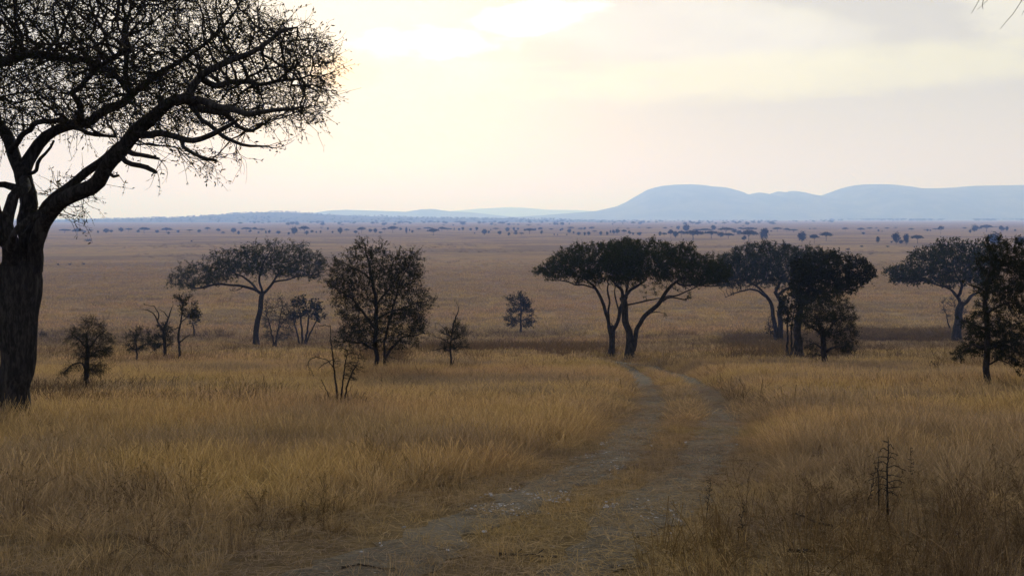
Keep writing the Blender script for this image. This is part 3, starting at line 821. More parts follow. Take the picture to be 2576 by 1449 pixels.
# grey bare bush and small vase-shaped tree under it
mid('bare_bush', 'grey leafless bush of thin stems, between the slender acacia trunk and the vase shaped tree', (690, 877),
    [([(690, 879), (686, 850), (678, 815), (668, 780)], [5, 4, 3, 1], 0.3), ([(692, 879), (696, 845), (705, 800), (712, 760)], [5, 4, 3, 1], -0.3), ([(690, 870), (700, 830), (722, 795)], [3, 2, 1], .4)],
    [(655, 780), (672, 750), (700, 738), (730, 742), (748, 765), (745, 810), (735, 850), (710, 862), (675, 858), (658, 830)], 22, n=260, cov=(0.4, 0.7), hd=0.8, spray=0.6, leaf=(1, 0.12), leafmat=M_LEAF_GREY, twig=(3, 4.0, 0.012), cat='bush', up=0.3)
mid('acacia_tree', 'small vase shaped tree of several stems, just left of the big bushy tree', (760, 868),
    [([(756, 870), (748, 840), (740, 810), (735, 785)], [5, 4, 4, 2], .4), ([(760, 870), (760, 835), (757, 800), (755, 775)], [6, 5, 4, 2]), ([(764, 870), (772, 838), (776, 805), (775, 780)], [6, 5, 4, 2], -.5), ([(767, 868), (782, 835), (797, 805), (800, 785)], [5, 4, 3, 2], .3)],
    [(722, 775), (735, 755), (765, 748), (800, 755), (818, 775), (815, 800), (795, 812), (760, 800), (735, 808), (722, 795)], 23, n=260, cov=(2.4, 0.5), hd=0.9, spray=0.8, clump=0.7, ncl=14, leaf=(5, 0.15), leafmat=M_LEAF_DARK, twig=(3, 3.2, 0.012))
# round bush near the big trunk
mid('thorn_tree', 'little round thorn tree with drooping sprays, just right of the huge trunk', (217, 985),
    [([(217, 992), (218, 960), (219, 925), (220, 880), (218, 840)], [17, 13, 12, 9, 4]),
     ([(219, 930), (205, 912), (185, 915), (165, 932)], [6, 5, 4, 2], -.2), ([(220, 935), (232, 925), (240, 940)], [5, 4, 2], -.3), ([(220, 880), (245, 850), (268, 830)], [6, 4, 2], .3), ([(219, 875), (195, 850), (178, 838)], [6, 4, 2], .3), ([(220, 900), (250, 880), (272, 890)], [5, 4, 2], -.3)],
    [[(165, 860), (178, 830), (188, 800), (215, 792), (250, 805), (280, 822), (288, 850), (280, 890), (255, 900), (225, 905), (195, 905), (170, 890)], [(152, 938), (175, 915), (215, 905), (262, 900), (283, 945), (262, 935), (240, 945), (210, 935), (185, 930), (160, 945)]],
    24, n=380, cov=(1.5, 0.7), hd=0.95, aspect=0.35, spray=0.35, leaf=(5, 0.07), leafmat=M_LEAF_DARK, twig=(3, 5.5, 0.006), droop=0.3, up=0.1, cat='small tree', clump=0.85, ncl=11)
mid('shrub', 'low wide shrub leaning against the gnarled tree on its left', (345, 912),
    [([(345, 914), (344, 890), (342, 868), (340, 850)], [5, 4, 4, 2]), ([(343, 880), (360, 868), (375, 862)], [4, 3, 1], .3), ([(343, 885), (328, 870), (320, 862)], [3, 3, 1], -.3)],
    [(312, 870), (318, 845), (330, 826), (352, 822), (375, 830), (395, 850), (400, 872), (385, 888), (362, 880), (340, 885), (322, 882)], 25, n=150, cov=(1.7, 0.5), hd=0.9, aspect=0.35, spray=1.0, clump=0.7, ncl=10, leaf=(4, 0.09), leafmat=M_LEAF_DARK, twig=(3, 5.5, 0.007), cat='shrub')
mid('gnarled_tree', 'gnarled small tree with bare twisted antler like top branches', (415, 904),
    [([(415, 906), (415, 880), (413, 850), (410, 825)], [10, 8, 8, 6]), ([(412, 835), (398, 812), (388, 790), (372, 780), (358, 778)], [5, 4, 3, 2.5, 1], -.2), ([(396, 808), (400, 790), (388, 770), (368, 768)], [3.5, 3, 2, 1], .2),
     ([(411, 828), (422, 805), (428, 785), (436, 766)], [5, 4, 3, 1], .2), ([(424, 800), (412, 784), (400, 778)], [3, 2, 1], -.2), ([(414, 860), (400, 872), (385, 882)], [4, 3, 1], .3)],
    [(385, 830), (400, 812), (425, 808), (440, 830), (440, 860), (428, 872), (400, 868), (385, 890), (375, 872)], 26, n=110, cov=(1.7, 0.45), hd=0.9, spray=0.7, clump=0.7, ncl=9, leaf=(4, 0.09), leafmat=M_LEAF_DARK, twig=(3, 5.0, 0.008), cat='small tree', gnarl=0.4)
mid('thin_tree', 'tall thin leaning tree with a small leafy top, right of the gnarled tree', (452, 906),
    [([(450, 908), (452, 880), (449, 855), (450, 835), (455, 810), (458, 785), (460, 765)], [7, 6, 6, 5.5, 4, 3, 2]), ([(452, 862), (465, 850), (478, 842)], [4, 3, 1.5], -.2), ([(456, 810), (475, 795), (485, 780)], [3, 2, 1], .3), ([(453, 822), (440, 828), (430, 830)], [3, 2, 1], .1)],
    [(432, 748), (450, 738), (475, 736), (492, 750), (502, 775), (500, 800), (486, 806), (470, 800), (452, 795), (445, 770)], 27, n=150, cov=(1.9, 0.5), hd=1.0, spray=0.8, ncl=9, leaf=(5, 0.10), leafmat=M_LEAF_DARK, twig=(3, 5.5, 0.008), cat='small tree', clump=0.7)
mid('thin_tree', 'short stubby stem tree half hidden behind the tall thin leaning tree', (489, 846),
    [([(489, 848), (488, 830), (485, 812)], [5, 4, 2])], [(470, 800), (478, 782), (492, 778), (503, 790), (502, 815), (490, 826), (475, 818)], 28, n=60, cov=(0.9, 0.4), hd=1.0, spray=0.8, leaf=(3, 0.14), leafmat=M_LEAF_DARK, twig=(2, 5.0, 0.012), cat='small tree')
# the big bushy tree
mid('bushy_tree', 'tall bushy tree of two stems with feathery leaf sprays, left of the centre', (950, 936),
    [([(948, 938), (946, 900), (945, 850), (946, 800), (944, 750), (935, 700), (925, 660), (915, 610)], [14, 12, 12, 11, 10, 8, 6, 2], [0, 0, 0, .2, .4, .6, .8, 1]),
     ([(962, 936), (970, 905), (985, 875), (1010, 850), (1040, 842), (1065, 838)], [11, 8, 7, 5, 4, 2], [0, -.3, -.6, -1, -1.2, -1.4]),
     ([(968, 910), (965, 870), (975, 820), (990, 760), (1010, 700), (1030, 660)], [7, 6, 6, 5, 4, 2], [0, -.3, -.6, -1, -1.4, -1.8]),
     ([(945, 830), (920, 790), (890, 755), (860, 735), (835, 720)], [7, 6, 5, 4, 2], [0, -.4, -.8, -1.2, -1.5]),
     ([(945, 770), (975, 730), (1005, 690), (1030, 670)], [6, 5, 4, 2], [.3, .8, 1.3, 1.8]), ([(936, 705), (905, 680), (870, 665), (842, 650)], [5, 4, 3, 2], [.6, 1, 1.4, 1.7]),
     ([(946, 800), (990, 780), (1040, 765), (1080, 755)], [6, 5, 4, 2], [.2, -.4, -1, -1.4]), ([(946, 880), (910, 860), (880, 855), (850, 860)], [7, 6, 4, 2], [0, .5, 1, 1.4]),
     ([(900, 760), (905, 800), (893, 830)], [4, 3, 2], [-.7, -1, -1.2])],
    [[(828, 655), (855, 648), (875, 628), (905, 618), (950, 612), (985, 618), (1020, 628), (1055, 640), (1066, 660), (1055, 690), (1050, 715), (1070, 730), (1092, 755), (1075, 785), (1065, 810), (1060, 830), (1050, 870), (1020, 880), (985, 875), (950, 870), (905, 880), (870, 885),
      (840, 872), (846, 845), (868, 815), (855, 790), (838, 770), (840, 740), (818, 712), (832, 690)], [(905, 600), (930, 602), (925, 625), (900, 625)]],
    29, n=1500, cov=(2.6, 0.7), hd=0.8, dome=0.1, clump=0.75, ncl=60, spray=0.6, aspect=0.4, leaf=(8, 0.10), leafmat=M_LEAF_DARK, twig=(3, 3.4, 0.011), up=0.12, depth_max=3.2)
# bare shrub in front of it
mid('bare_shrub', 'almost bare shrub of long crooked stems in front of the bushy tree', (845, 1022),
    [([(850, 1024), (848, 985), (843, 950), (838, 900), (833, 860), (830, 818)], [7, 6, 5, 4, 3.5, 2], [0, 0, .1, .2, .3, .4]),
     ([(832, 822), (815, 818), (795, 822)], [2, 1.5, 1]), ([(840, 925), (822, 905), (795, 898), (778, 905), (775, 920), (790, 945)], [3, 2.5, 2, 2, 1.5, 1], [.1, 0, -.1, -.2, -.3, -.3]),
     ([(835, 905), (815, 915), (800, 930)], [2, 2, 1], .2), ([(855, 1024), (860, 985), (864, 950), (868, 915), (875, 880)], [7, 5, 4, 3.5, 2], [0, -.2, -.3, -.4, -.4]),
     ([(858, 1020), (872, 975), (884, 940), (898, 915), (905, 890)], [5, 4, 3, 2.5, 1], [0, .2, .4, .5, .6]), ([(840, 1030), (832, 1005), (818, 975), (808, 955)], [4, 3, 2.5, 1.5], [0, -.1, -.2, -.2])],
    [(850, 900), (870, 868), (905, 870), (925, 900), (918, 940), (900, 965), (880, 950), (868, 930), (856, 925)], 30, n=70, cov=(0.4, 0.6), hd=0.9, spray=0.5, leaf=(1, 0.05), leafmat=M_LEAF_DARK, twig=(2, 2.6, 0.0055), cat='shrub', gnarl=0.4, up=0.0)
mid('sapling', 'spiky sapling with sharp horizontal sprays, just right of the bushy tree', (1133, 930),
    [([(1136, 936), (1135, 910), (1133, 880), (1135, 850), (1140, 820), (1148, 795), (1155, 778), (1150, 765)], [5, 5, 5, 4.5, 4, 3, 2, 1]),
     ([(1135, 884), (1115, 876), (1095, 880), (1084, 882)], [3, 2.5, 2, 1], -.3), ([(1135, 866), (1110, 852), (1090, 845)], [3, 2, 1], .3), ([(1136, 850), (1120, 830), (1105, 815)], [3, 2, 1], -.3), ([(1134, 878), (1155, 872), (1178, 873)], [3, 2, 1], .3),
     ([(1136, 856), (1160, 846), (1176, 842)], [3, 2, 1], -.3), ([(1138, 838), (1152, 826), (1166, 822)], [3, 2, 1], .3), ([(1134, 925), (1140, 912), (1144, 898)], [2.5, 2, 1], .1), ([(1128, 936), (1124, 925), (1126, 912)], [2.5, 2, 1], .2), ([(1136, 845), (1118, 840), (1098, 832)], [2.5, 2, 1], .5)],
    [(1088, 852), (1105, 812), (1130, 815), (1150, 800), (1168, 825), (1178, 845), (1175, 872), (1150, 885), (1120, 886), (1098, 880)], 31, n=46, cov=(1.4, 0.5), hd=0.9, clump=0.0, spray=0.9, leaf=(8, 0.06), leafmat=M_LEAF_DARK, twig=(2, 7.0, 0.007), cat='small tree', up=0.05)
mid('lone_tree', 'lone small oval tree standing in open grass at the centre', (1310, 836),
    [([(1310, 838), (1310, 815), (1311, 785), (1310, 755), (1308, 738)], [6, 5, 4, 3, 1]), ([(1310, 812), (1290, 800), (1280, 785)], [3, 2, 1], .3), ([(1310, 808), (1330, 798), (1342, 785)], [3, 2, 1], -.3)],
    [(1273, 790), (1278, 765), (1275, 752), (1290, 740), (1308, 732), (1325, 742), (1330, 760), (1346, 772), (1348, 800), (1335, 822), (1318, 815), (1300, 818), (1285, 825), (1272, 808)], 32, n=150, cov=(2.6, 0.6), hd=1.0, aspect=0.35, spray=0.5, leaf=(4, 0.12), leafmat=M_LEAF_DARK, twig=(3, 6.0, 0.014), cat='small tree', clump=0.85, ncl=9)

# the pair of acacias right of the centre
mid('acacia_tree', 'left acacia of the pair right of centre, its trunk parting low into a narrow vase', (1537, 894),
    [([(1537, 897), (1537, 870), (1538, 845), (1540, 820)], [18, 15, 15, 14]), ([(1539, 850), (1532, 815), (1524, 780), (1512, 750), (1500, 728), (1485, 712), (1470, 700)], [10, 9, 8.5, 8, 7, 5, 3], [0, .2, .4, .6, .8, 1, 1.2]),
     ([(1531, 810), (1534, 775), (1532, 740), (1530, 715)], [6, 5, 5, 3], [.2, -.2, -.5, -.8]), ([(1541, 845), (1550, 812), (1560, 775), (1572, 750), (1578, 720)], [10, 9, 9, 8, 5], [0, -.3, -.6, -1, -1.4]),
     ([(1556, 790), (1552, 765), (1545, 745), (1548, 720)], [5, 4, 4, 2], [-.5, 0, .4, .8]), ([(1500, 728), (1470, 718), (1430, 708), (1390, 706)], [4, 4, 3, 2], [.8, 0, -.6, -1]), ([(1485, 712), (1450, 690), (1410, 680), (1375, 672)], [4, 4, 3, 2], [1, 1.4, 1.8, 2])],
    [(1335, 688), (1360, 672), (1378, 655), (1398, 635), (1425, 618), (1450, 610), (1490, 606), (1530, 604), (1570, 600), (1610, 605), (1625, 650), (1612, 700), (1560, 712), (1510, 708), (1470, 708), (1430, 700), (1390, 702), (1360, 692)],
    33, n=1500, cov=(5.5, 0.9), spray=0.35, hd=1.0, dome=0.3, clump=0.3, ncl=50, twig=(3, 1.5, 0.013), aspect=0.4, leaf=(8, 0.10))
mid('acacia_tree', 'right acacia of the pair, its thick trunk sending one long bent limb to the right', (1585, 901),
    [([(1586, 904), (1584, 870), (1582, 840), (1576, 805), (1570, 775), (1566, 750)], [28, 20, 17, 17, 17, 16]),
     ([(1592, 885), (1598, 850), (1603, 825), (1615, 800), (1640, 782), (1658, 762), (1668, 745), (1682, 725), (1700, 712), (1730, 700)], [13, 12, 11, 11, 11, 10, 9, 8, 7, 4], [0, -.1, -.2, -.3, -.5, -.7, -.9, -1.1, -1.4, -1.8]),
     ([(1566, 752), (1580, 735), (1600, 722), (1625, 705)], [9, 8, 7, 3], [0, .6, 1.2, 1.8]), ([(1567, 752), (1562, 730), (1552, 712), (1530, 700)], [9, 8, 6, 3], [0, -.5, -1, -1.4]),
     ([(1572, 765), (1600, 765), (1622, 760), (1645, 752), (1665, 750)], [5, 4, 4, 3, 2], [0, -.3, -.6, -.6, -.6]), ([(1625, 793), (1645, 786), (1660, 782), (1670, 788)], [4, 3, 2, 1], -.3),
     ([(1655, 768), (1680, 750), (1705, 748), (1725, 755), (1732, 748)], [5, 4, 3.5, 3, 1], [-.7, -.9, -1.1, -1.2, -1.2]), ([(1662, 752), (1700, 738), (1740, 728), (1760, 720)], [4, 4, 3, 2], [-.8, -.4, 0, .3]),
     ([(1700, 712), (1740, 716), (1780, 722), (1815, 716)], [5, 4, 3, 2], [-1.4, -1.8, -2, -2.2])],
    [[(1520, 640), (1545, 615), (1555, 596), (1580, 600), (1600, 606), (1640, 600), (1655, 592), (1672, 604), (1690, 620), (1720, 608), (1750, 614), (1765, 632), (1790, 638), (1815, 650), (1840, 668), (1838, 700), (1800, 715), (1760, 722), (1720, 712), (1680, 705), (1640, 708), (1590, 712), (1540, 700), (1515, 675)],
     [(1726, 722), (1742, 722), (1740, 752), (1730, 750)]],
    34, n=1800, cov=(5.5, 0.9), spray=0.35, hd=0.9, dome=0.3, clump=0.3, ncl=50, twig=(3, 1.4, 0.013), aspect=0.4, leaf=(8, 0.10))

# the group further right
mid('acacia_tree', 'wide umbrella acacia with two leaning trunks, its crown touching the pair on its left', (1962, 861),
    [([(1955, 864), (1950, 830), (1945, 795), (1940, 765), (1928, 745)], [13, 11, 10, 9, 8]), ([(1968, 864), (1964, 830), (1962, 790), (1958, 755), (1950, 735)], [14, 13, 12, 11, 9], -.4),
     ([(1930, 748), (1905, 735), (1880, 728), (1850, 735), (1825, 748)], [6, 5, 4, 3, 1.5], [0, -.5, -1, -1.2, -1.4]), ([(1928, 745), (1900, 718), (1865, 705)], [6, 5, 3], [0, .8, 1.6]),
     ([(1952, 738), (1960, 715), (1985, 695)], [8, 6, 3], [-.4, .4, 1.2]), ([(1955, 745), (1990, 720), (2040, 700), (2090, 690)], [7, 6, 4, 2], [-.4, -1, -1.4, -1.6])],
    [(1770, 690), (1790, 660), (1815, 640), (1850, 625), (1880, 612), (1920, 602), (1960, 606), (2000, 612), (2040, 618), (2075, 632), (2090, 665), (2085, 700), (2040, 715), (1990, 715), (1950, 720), (1905, 712), (1860, 722), (1820, 722), (1785, 715)],
    35, n=1800, cov=(5.0, 0.9), spray=0.35, hd=0.8, dome=0.3, clump=0.3, ncl=50, twig=(3, 1.3, 0.013), aspect=0.4, leaf=(8, 0.10))
mid('acacia_tree', 'straight trunked acacia with a ragged grey brown crown, in the middle of the right group', (2010, 903),
    [([(2010, 906), (2010, 870), (2008, 830), (2010, 790), (2020, 755), (2040, 725)], [24, 20, 18, 17, 14, 10]), ([(2015, 770), (2060, 735), (2100, 710), (2150, 690)], [10, 8, 6, 3], [0, .6, 1.2, 1.6]), ([(2018, 760), (2000, 730), (1990, 700)], [9, 7, 3], [0, 1, 1.8]),
     ([(2040, 730), (2090, 735), (2140, 720), (2175, 705)], [7, 6, 4, 2], [0, -.8, -1.4, -1.8]), ([(2035, 735), (2050, 690), (2070, 650)], [7, 5, 3], [0, -.6, -1.2])],
    [(1985, 700), (1990, 660), (2020, 635), (2070, 628), (2110, 628), (2150, 638), (2180, 655), (2203, 670), (2198, 700), (2170, 725), (2130, 745), (2080, 760), (2030, 765), (1995, 745)],
    36, n=1400, cov=(5.5, 0.9), spray=0.35, hd=0.9, dome=0.25, clump=0.35, ncl=50, twig=(3, 1.6, 0.012), leaf=(6, 0.14), leafmat=M_LEAF_DARK)
mid('thin_tree', 'cluster of thin dark stems between the leaning trunks and the straight trunk', (1985, 905),
    [([(1984, 908), (1980, 880), (1982, 850), (1980, 810), (1985, 775)], [7, 6, 5, 4, 2], .2), ([(1988, 908), (1992, 870), (1990, 830), (1996, 790)], [7, 5, 4, 2], -.2), ([(1990, 900), (2000, 860), (2006, 820)], [5, 4, 2], .3)],
    [(1958, 775), (1965, 725), (2015, 720), (2040, 770), (2030, 815), (1995, 830), (1966, 810)], 37, n=240, cov=(2.4, 0.7), hd=0.9, spray=0.5, leaf=(3, 0.13), leafmat=M_LEAF_DARK, twig=(2, 3, 0.012), cat='small tree')
mid('thorn_tree', 'bushy thorn tree with wide bare lower branches, nearest of the right group', (2073, 926),
    [([(2074, 930), (2073, 900), (2073, 870), (2070, 840), (2060, 815), (2050, 790)], [19, 15, 14, 12, 9, 5]), ([(2073, 850), (2090, 820), (2110, 800), (2130, 785)], [8, 6, 4, 2], [0, .3, .6, .9]), ([(2072, 885), (2100, 872), (2130, 872)], [7, 5, 2], [0, -.4, -.7]),
     ([(2073, 880), (2050, 862), (2030, 868)], [6, 4, 2], [0, .3, .5]), ([(2070, 845), (2040, 820), (2020, 805)], [7, 5, 2], [0, -.4, -.7]), ([(2074, 895), (2055, 890), (2042, 905)], [4, 3, 1], -.2)],
    [[(2005, 810), (2020, 770), (2040, 735), (2080, 715), (2120, 725), (2138, 755), (2150, 790), (2160, 830), (2155, 870), (2135, 890), (2100, 888), (2090, 860), (2060, 830), (2030, 830)], [(2025, 870), (2050, 855), (2065, 880), (2040, 900)]],
    38, n=600, cov=(2.4, 0.8), hd=0.9, dome=0.1, clump=0.75, ncl=22, aspect=0.35, spray=0.5, droop=0.1, leaf=(4, 0.09), leafmat=M_LEAF_DARK, twig=(3, 4.2, 0.010), cat='tree', up=0.05)
mid('shrub', 'small ragged shrub at the left foot of the two leaning trunks', (1940, 858),
    [([(1942, 860), (1938, 835), (1932, 810)], [4, 3, 1], .2), ([(1944, 858), (1948, 830), (1945, 800)], [3, 3, 1], -.2)], [(1922, 835), (1928, 800), (1945, 778), (1955, 800), (1955, 835), (1940, 845)], 39, n=130, cov=(0.5, 0.5), hd=1.0, leaf=(3, 0.13), leafmat=M_LEAF_DARK, twig=(2, 3.5, 0.013), cat='shrub')
# right edge
mid('acacia_tree', 'umbrella acacia near the right edge, pale forked trunk half behind the tall tree', (2407, 861),
    [([(2407, 864), (2408, 830), (2412, 795), (2418, 765)], [24, 20, 18, 17]), ([(2416, 770), (2408, 740), (2392, 725), (2365, 715)], [9, 8, 6, 3], [0, .3, .7, 1]), ([(2420, 768), (2440, 745), (2470, 730)], [9, 8, 3], [0, .5, 1]), ([(2415, 745), (2420, 710), (2400, 680)], [8, 6, 3], [0, -.8, -1.5]),
     ([(2395, 727), (2350, 712), (2300, 708), (2260, 705)], [5, 4, 3, 2], [.6, 0, -.6, -1])],
    [(2220, 682), (2250, 668), (2285, 662), (2290, 640), (2320, 622), (2350, 605), (2400, 598), (2450, 602), (2490, 612), (2520, 640), (2520, 690), (2490, 715), (2440, 712), (2395, 718), (2350, 712), (2310, 715), (2260, 712), (2235, 698)],
    40, n=1700, cov=(4.0, 0.9), spray=0.35, hd=0.9, dome=0.3, clump=0.45, ncl=60, twig=(3, 1.4, 0.013), leaf=(7, 0.15))
mid('bare_bush', 'brown twiggy bush behind the pale forked trunk near the right edge', (2392, 846),
    [([(2390, 850), (2388, 820), (2380, 790)], [5, 4, 2], .3), ([(2394, 850), (2400, 815), (2408, 780)], [4, 3, 1], -.3)], [(2362, 775), (2372, 750), (2400, 740), (2440, 745), (2440, 790), (2415, 815), (2390, 800), (2368, 795)], 44, n=140, cov=(0.15, 0.5), hd=0.9, spray=0.6, leaf=(1, 0.12), leafmat=M_LEAF_GREY, twig=(3, 4, 0.012), cat='bush', dmul=1.05)
mid('thorn_tree', 'tall ragged dark thorn tree at the right edge with twiggy drooping lower branches', (2487, 984),
    [([(2487, 988), (2485, 940), (2483, 890), (2484, 840), (2480, 790), (2482, 730), (2490, 680), (2492, 640), (2485, 605)], [20, 16, 15, 14, 13, 10, 8, 5, 2], [0, 0, 0, .1, .2, .3, .4, .5, .5]),
     ([(2484, 880), (2450, 868), (2425, 878), (2405, 900)], [7, 6, 4, 1], [0, -.2, -.4, -.5]), ([(2484, 870), (2520, 855), (2555, 865), (2580, 890)], [7, 6, 4, 2], [0, .3, .5, .6]), ([(2484, 830), (2445, 810), (2415, 805)], [7, 5, 2], [0, .3, .6]),
     ([(2482, 790), (2515, 765), (2550, 760), (2590, 770)], [7, 6, 4, 2], [0, -.4, -.7, -1]), ([(2482, 740), (2450, 720), (2430, 712)], [6, 5, 2], [.3, -.2, -.6]), ([(2488, 690), (2525, 660), (2560, 640), (2600, 620)], [6, 5, 4, 2], [.4, .8, 1.1, 1.3]),
     ([(2486, 920), (2510, 905), (2535, 915), (2560, 935)], [5, 4, 2, 1], [0, -.3, -.5, -.6]), ([(2491, 640), (2510, 615), (2540, 598), (2560, 605)], [4, 3, 2, 1], [.5, .2, 0, -.2])],
    [[(2455, 640), (2475, 600), (2510, 592), (2560, 600), (2620, 615), (2680, 660), (2700, 720), (2690, 790), (2640, 830), (2560, 800), (2510, 810), (2470, 790), (2450, 760), (2462, 710)],
     [(2400, 905), (2402, 880), (2425, 845), (2425, 800), (2460, 790), (2560, 800), (2640, 830), (2660, 890), (2600, 915), (2540, 905), (2500, 890), (2450, 895), (2420, 915)]],
    41, n=1200, cov=(3.6, 1.0), hd=0.75, dome=0.1, clump=0.75, ncl=45, spray=0.7, leaf=(6, 0.085), leafmat=M_LEAF_DARK, twig=(3, 2.2, 0.008), droop=0.06, up=0.05)
# saplings in the foreground grass
mid('sapling', 'bare leafless conical sapling with thin level twigs, in the grass bottom right', (2232, 1262),
    [([(2233, 1270), (2232, 1230), (2231, 1180), (2235, 1140), (2234, 1098)], [6.5, 5.5, 4.5, 3.5, 2])] +
    [([(2232, y), (2232 + sg * l * (0.4 + 0.1 * (j % 3)), y - 2 - (j * 7) % 9), (2232 + sg * l * (1.05 + 0.07 * (j * 5 % 4)), y - 4 + (j * 11) % 13)], [3.2, 2.6, 1.6], (-1) ** j * 0.12) for j, (y, sg, l) in enumerate(
        [(1112, -1, 12), (1125, 1, 16), (1132, -1, 18), (1142, 1, 22), (1150, -1, 26), (1158, 1, 20), (1168, -1, 30), (1176, 1, 38), (1186, -1, 34), (1196, 1, 30), (1206, -1, 40), (1214, 1, 36), (1222, -1, 30), (1228, 1, 34), (1236, -1, 24), (1243, 1, 22)])] +
    [([(2212, 1262), (2210, 1210), (2208, 1170), (2211, 1145)], [4, 3, 3, 1], .2)],
    [(2200, 1230), (2225, 1205), (2262, 1220), (2255, 1245), (2235, 1255), (2215, 1250)], 42, n=40, cov=(0.05, 0.22), hd=0.9, leaf=(1, 0.05), leafmat=M_LEAF_DARK, twig=(2, 5.0, 0.010), cat='sapling', rtip=0.0025, gnarl=0.3, up=0.05)
mid('sapling', 'tiny green sapling standing in grass left of the tall edge tree', (2350, 936),
    [([(2350, 940), (2350, 925), (2351, 910)], [2.4, 2, 1])], [(2336, 915), (2345, 902), (2360, 906), (2374, 918), (2362, 930), (2345, 928)], 43, n=40, cov=(0.4, 0.3), hd=1, leaf=(2, 0.12), leafmat=M_LEAF, twig=(1, 4, 0.012), cat='sapling')

# ------------------------------------------------------------------ little dark bushes out on the plain
def low_bush(label, base, w, h, seed, mat=None, group=None, cat='bush'):
    x, d = on_ground(*base); s = d / F
    poly = [(base[0] - w / 2, base[1] - h * .3), (base[0] - w * .35, base[1] - h * .85), (base[0], base[1] - h), (base[0] + w * .35, base[1] - h * .8), (base[0] + w / 2, base[1] - h * .3), (base[0] + w * .3, base[1] - 1), (base[0] - w * .3, base[1] - 1)]
    rng = np.random.default_rng(seed)
    A = crown_points(poly, d, 70, rng, 0.3, 10, 0.9, 0.1)
    st = [stem([base, (base[0] - w * .15, base[1] - h * .6)], d, s * 1.2, s * .6, .3 * w * s), stem([(base[0] + 1, base[1]), (base[0] + w * .2, base[1] - h * .6)], d, s * 1.2, s * .6, -.3 * w * s)]
    make_tree('bush', label, cat, st, A, seed, w * s / 12, w * s / 10, s * 0.5, twig=(3, w * s / 7, s * 0.35), leaf=(8, s * 2.2), sil=w * h * s * s * 0.7, cov=(1.1, 0.4), leafmat=mat or M_LEAF_DARK, group=group, spread=s * 1.5)
low_bush('small dark mound of a bush right beside the huge trunk, out in the grass', (107, 850), 26, 17, 60)
low_bush('dark low bush at the very left edge beyond the huge trunk', (0, 866), 16, 16, 61)
low_bush('flat dark bush alone on the far plain, high up right of the huge trunk', (221, 607), 22, 5, 62)
for i, (bx, by, w, h) in enumerate([(146, 667, 7, 4), (176, 667, 9, 4), (211, 665, 8, 3), (262, 770, 14, 3), (238, 769, 10, 3), (482, 608, 6, 3)]):
    low_bush('tiny dark tuft of scrub in the scattering across the left plain', (bx, by), w, h, 63 + i, group='tiny scrub tufts on the left plain')
low_bush('tiny dark shrub on the plain between the right group and the edge trees', (2133, 629), 12, 4, 70)
# ------------------------------------------------------------------ far trees, each a thing, sharing a few meshes
def far_proto(kind, seed):
    rng = np.random.default_rng(seed)
    V = []; F_ = []; Mx = []
    pos = []; par = []; rad = []
    def add(p, q, r): pos.append(p); par.append(q); rad.append(r); return len(pos) - 1
    if kind == 'u':
        hb = 0.45; k = add((0, 0, -0.05), -1, 0.022); k = add((0.01, 0, 0.25), k, 0.018); k = add((rng.normal(0, .01), 0, hb), k, 0.016)
        for a in range(5):
            t = a * 1.257 + rng.random(); q = add((0.15 * math.cos(t), 0.15 * math.sin(t), 0.62), k, 0.011); add((0.34 * math.cos(t + .3), 0.34 * math.sin(t + .3), 0.74), q, 0.006)
        n = 900
        c = rng.uniform(-1, 1, (14, 2)); c = c[np.hypot(*c.T) < 1]
        cc = np.c_[c * 0.42, rng.uniform(0.6, 0.8, len(c))]
        P = cc[rng.integers(0, len(cc), n)] + rng.normal(0, 1, (n, 3)) * [0.10, 0.10, 0.05]
        th = rng.random(n // 2) * 6.283; rr = np.sqrt(rng.random(n // 2)) * 0.5
        P[:n // 2] = np.c_[rr * np.cos(th), rr * np.sin(th), 0.62 + 0.36 * (1 - (rr / 0.5) ** 2) * rng.random(n // 2) ** 0.5]
        P[:, 2] = np.clip(P[:, 2], 0.5, 1.0)
        size = 0.055
    elif kind == 'r':
        k = add((0, 0, -0.05), -1, 0.03); k = add((0.01, 0, 0.15), k, 0.025); k = add((0.0, 0, 0.4), k, 0.02); add((0.05, 0.03, 0.75), k, 0.01)
        for a in range(4):
            t = a * 1.57 + rng.random(); add((0.25 * math.cos(t), 0.25 * math.sin(t), 0.62), k, 0.01)
        n = 900
        cc = rng.normal(0, 1, (16, 3)); cc /= np.linalg.norm(cc, axis=1)[:, None]; cc = cc * [0.30, 0.30, 0.27] + [0, 0, 0.57]
        P = cc[rng.integers(0, 16, n)] + rng.normal(0, 1, (n, 3)) * [0.10, 0.10, 0.08]
        g = rng.normal(0, 0.16, (n // 3, 3)) + [0, 0, 0.55]; P[:n // 3] = g
        P[:, 2] = np.clip(P[:, 2], 0.12, 1.02)
        size = 0.07
    pos = np.array(pos, float); rad = np.array(rad)
    tv, tq = tube_mesh(pos, np.array(par), rad, lambda r: np.full(len(r), 5))
    d = rng.normal(0, 1, (n, 3)); d /= np.linalg.norm(d, axis=1)[:, None]; e = np.cross(d, rng.normal(0, 1, (n, 3))); e /= np.linalg.norm(e, axis=1)[:, None]
    s = size * (0.5 + rng.random(n))[:, None]
    lv = np.stack([P - d * s * .5 - e * s * .4, P + d * s * .5 - e * s * .4, P + d * s * .5 + e * s * .4, P - d * s * .5 + e * s * .4], 1).reshape(-1, 3)
    return tv, tq, lv, np.arange(n * 4).reshape(-1, 4)
def far_mesh(kind, seed):
    tv, tq, lv, lf = far_proto(kind, seed)
    return mesh_obj('far_tree_source', np.concatenate([tv, lv]), [tq, lf + len(tv)], [M_TWIG, M_LEAF_FAR], parent=False).data
FAR = {k: [far_mesh(k, 100 + 10 * j + ord(k)) for j in range(5)] for k in 'ur'}
FARP = {k: [far_proto(k, 500 + j + ord(k)) for j in range(2)] for k in 'ur'}
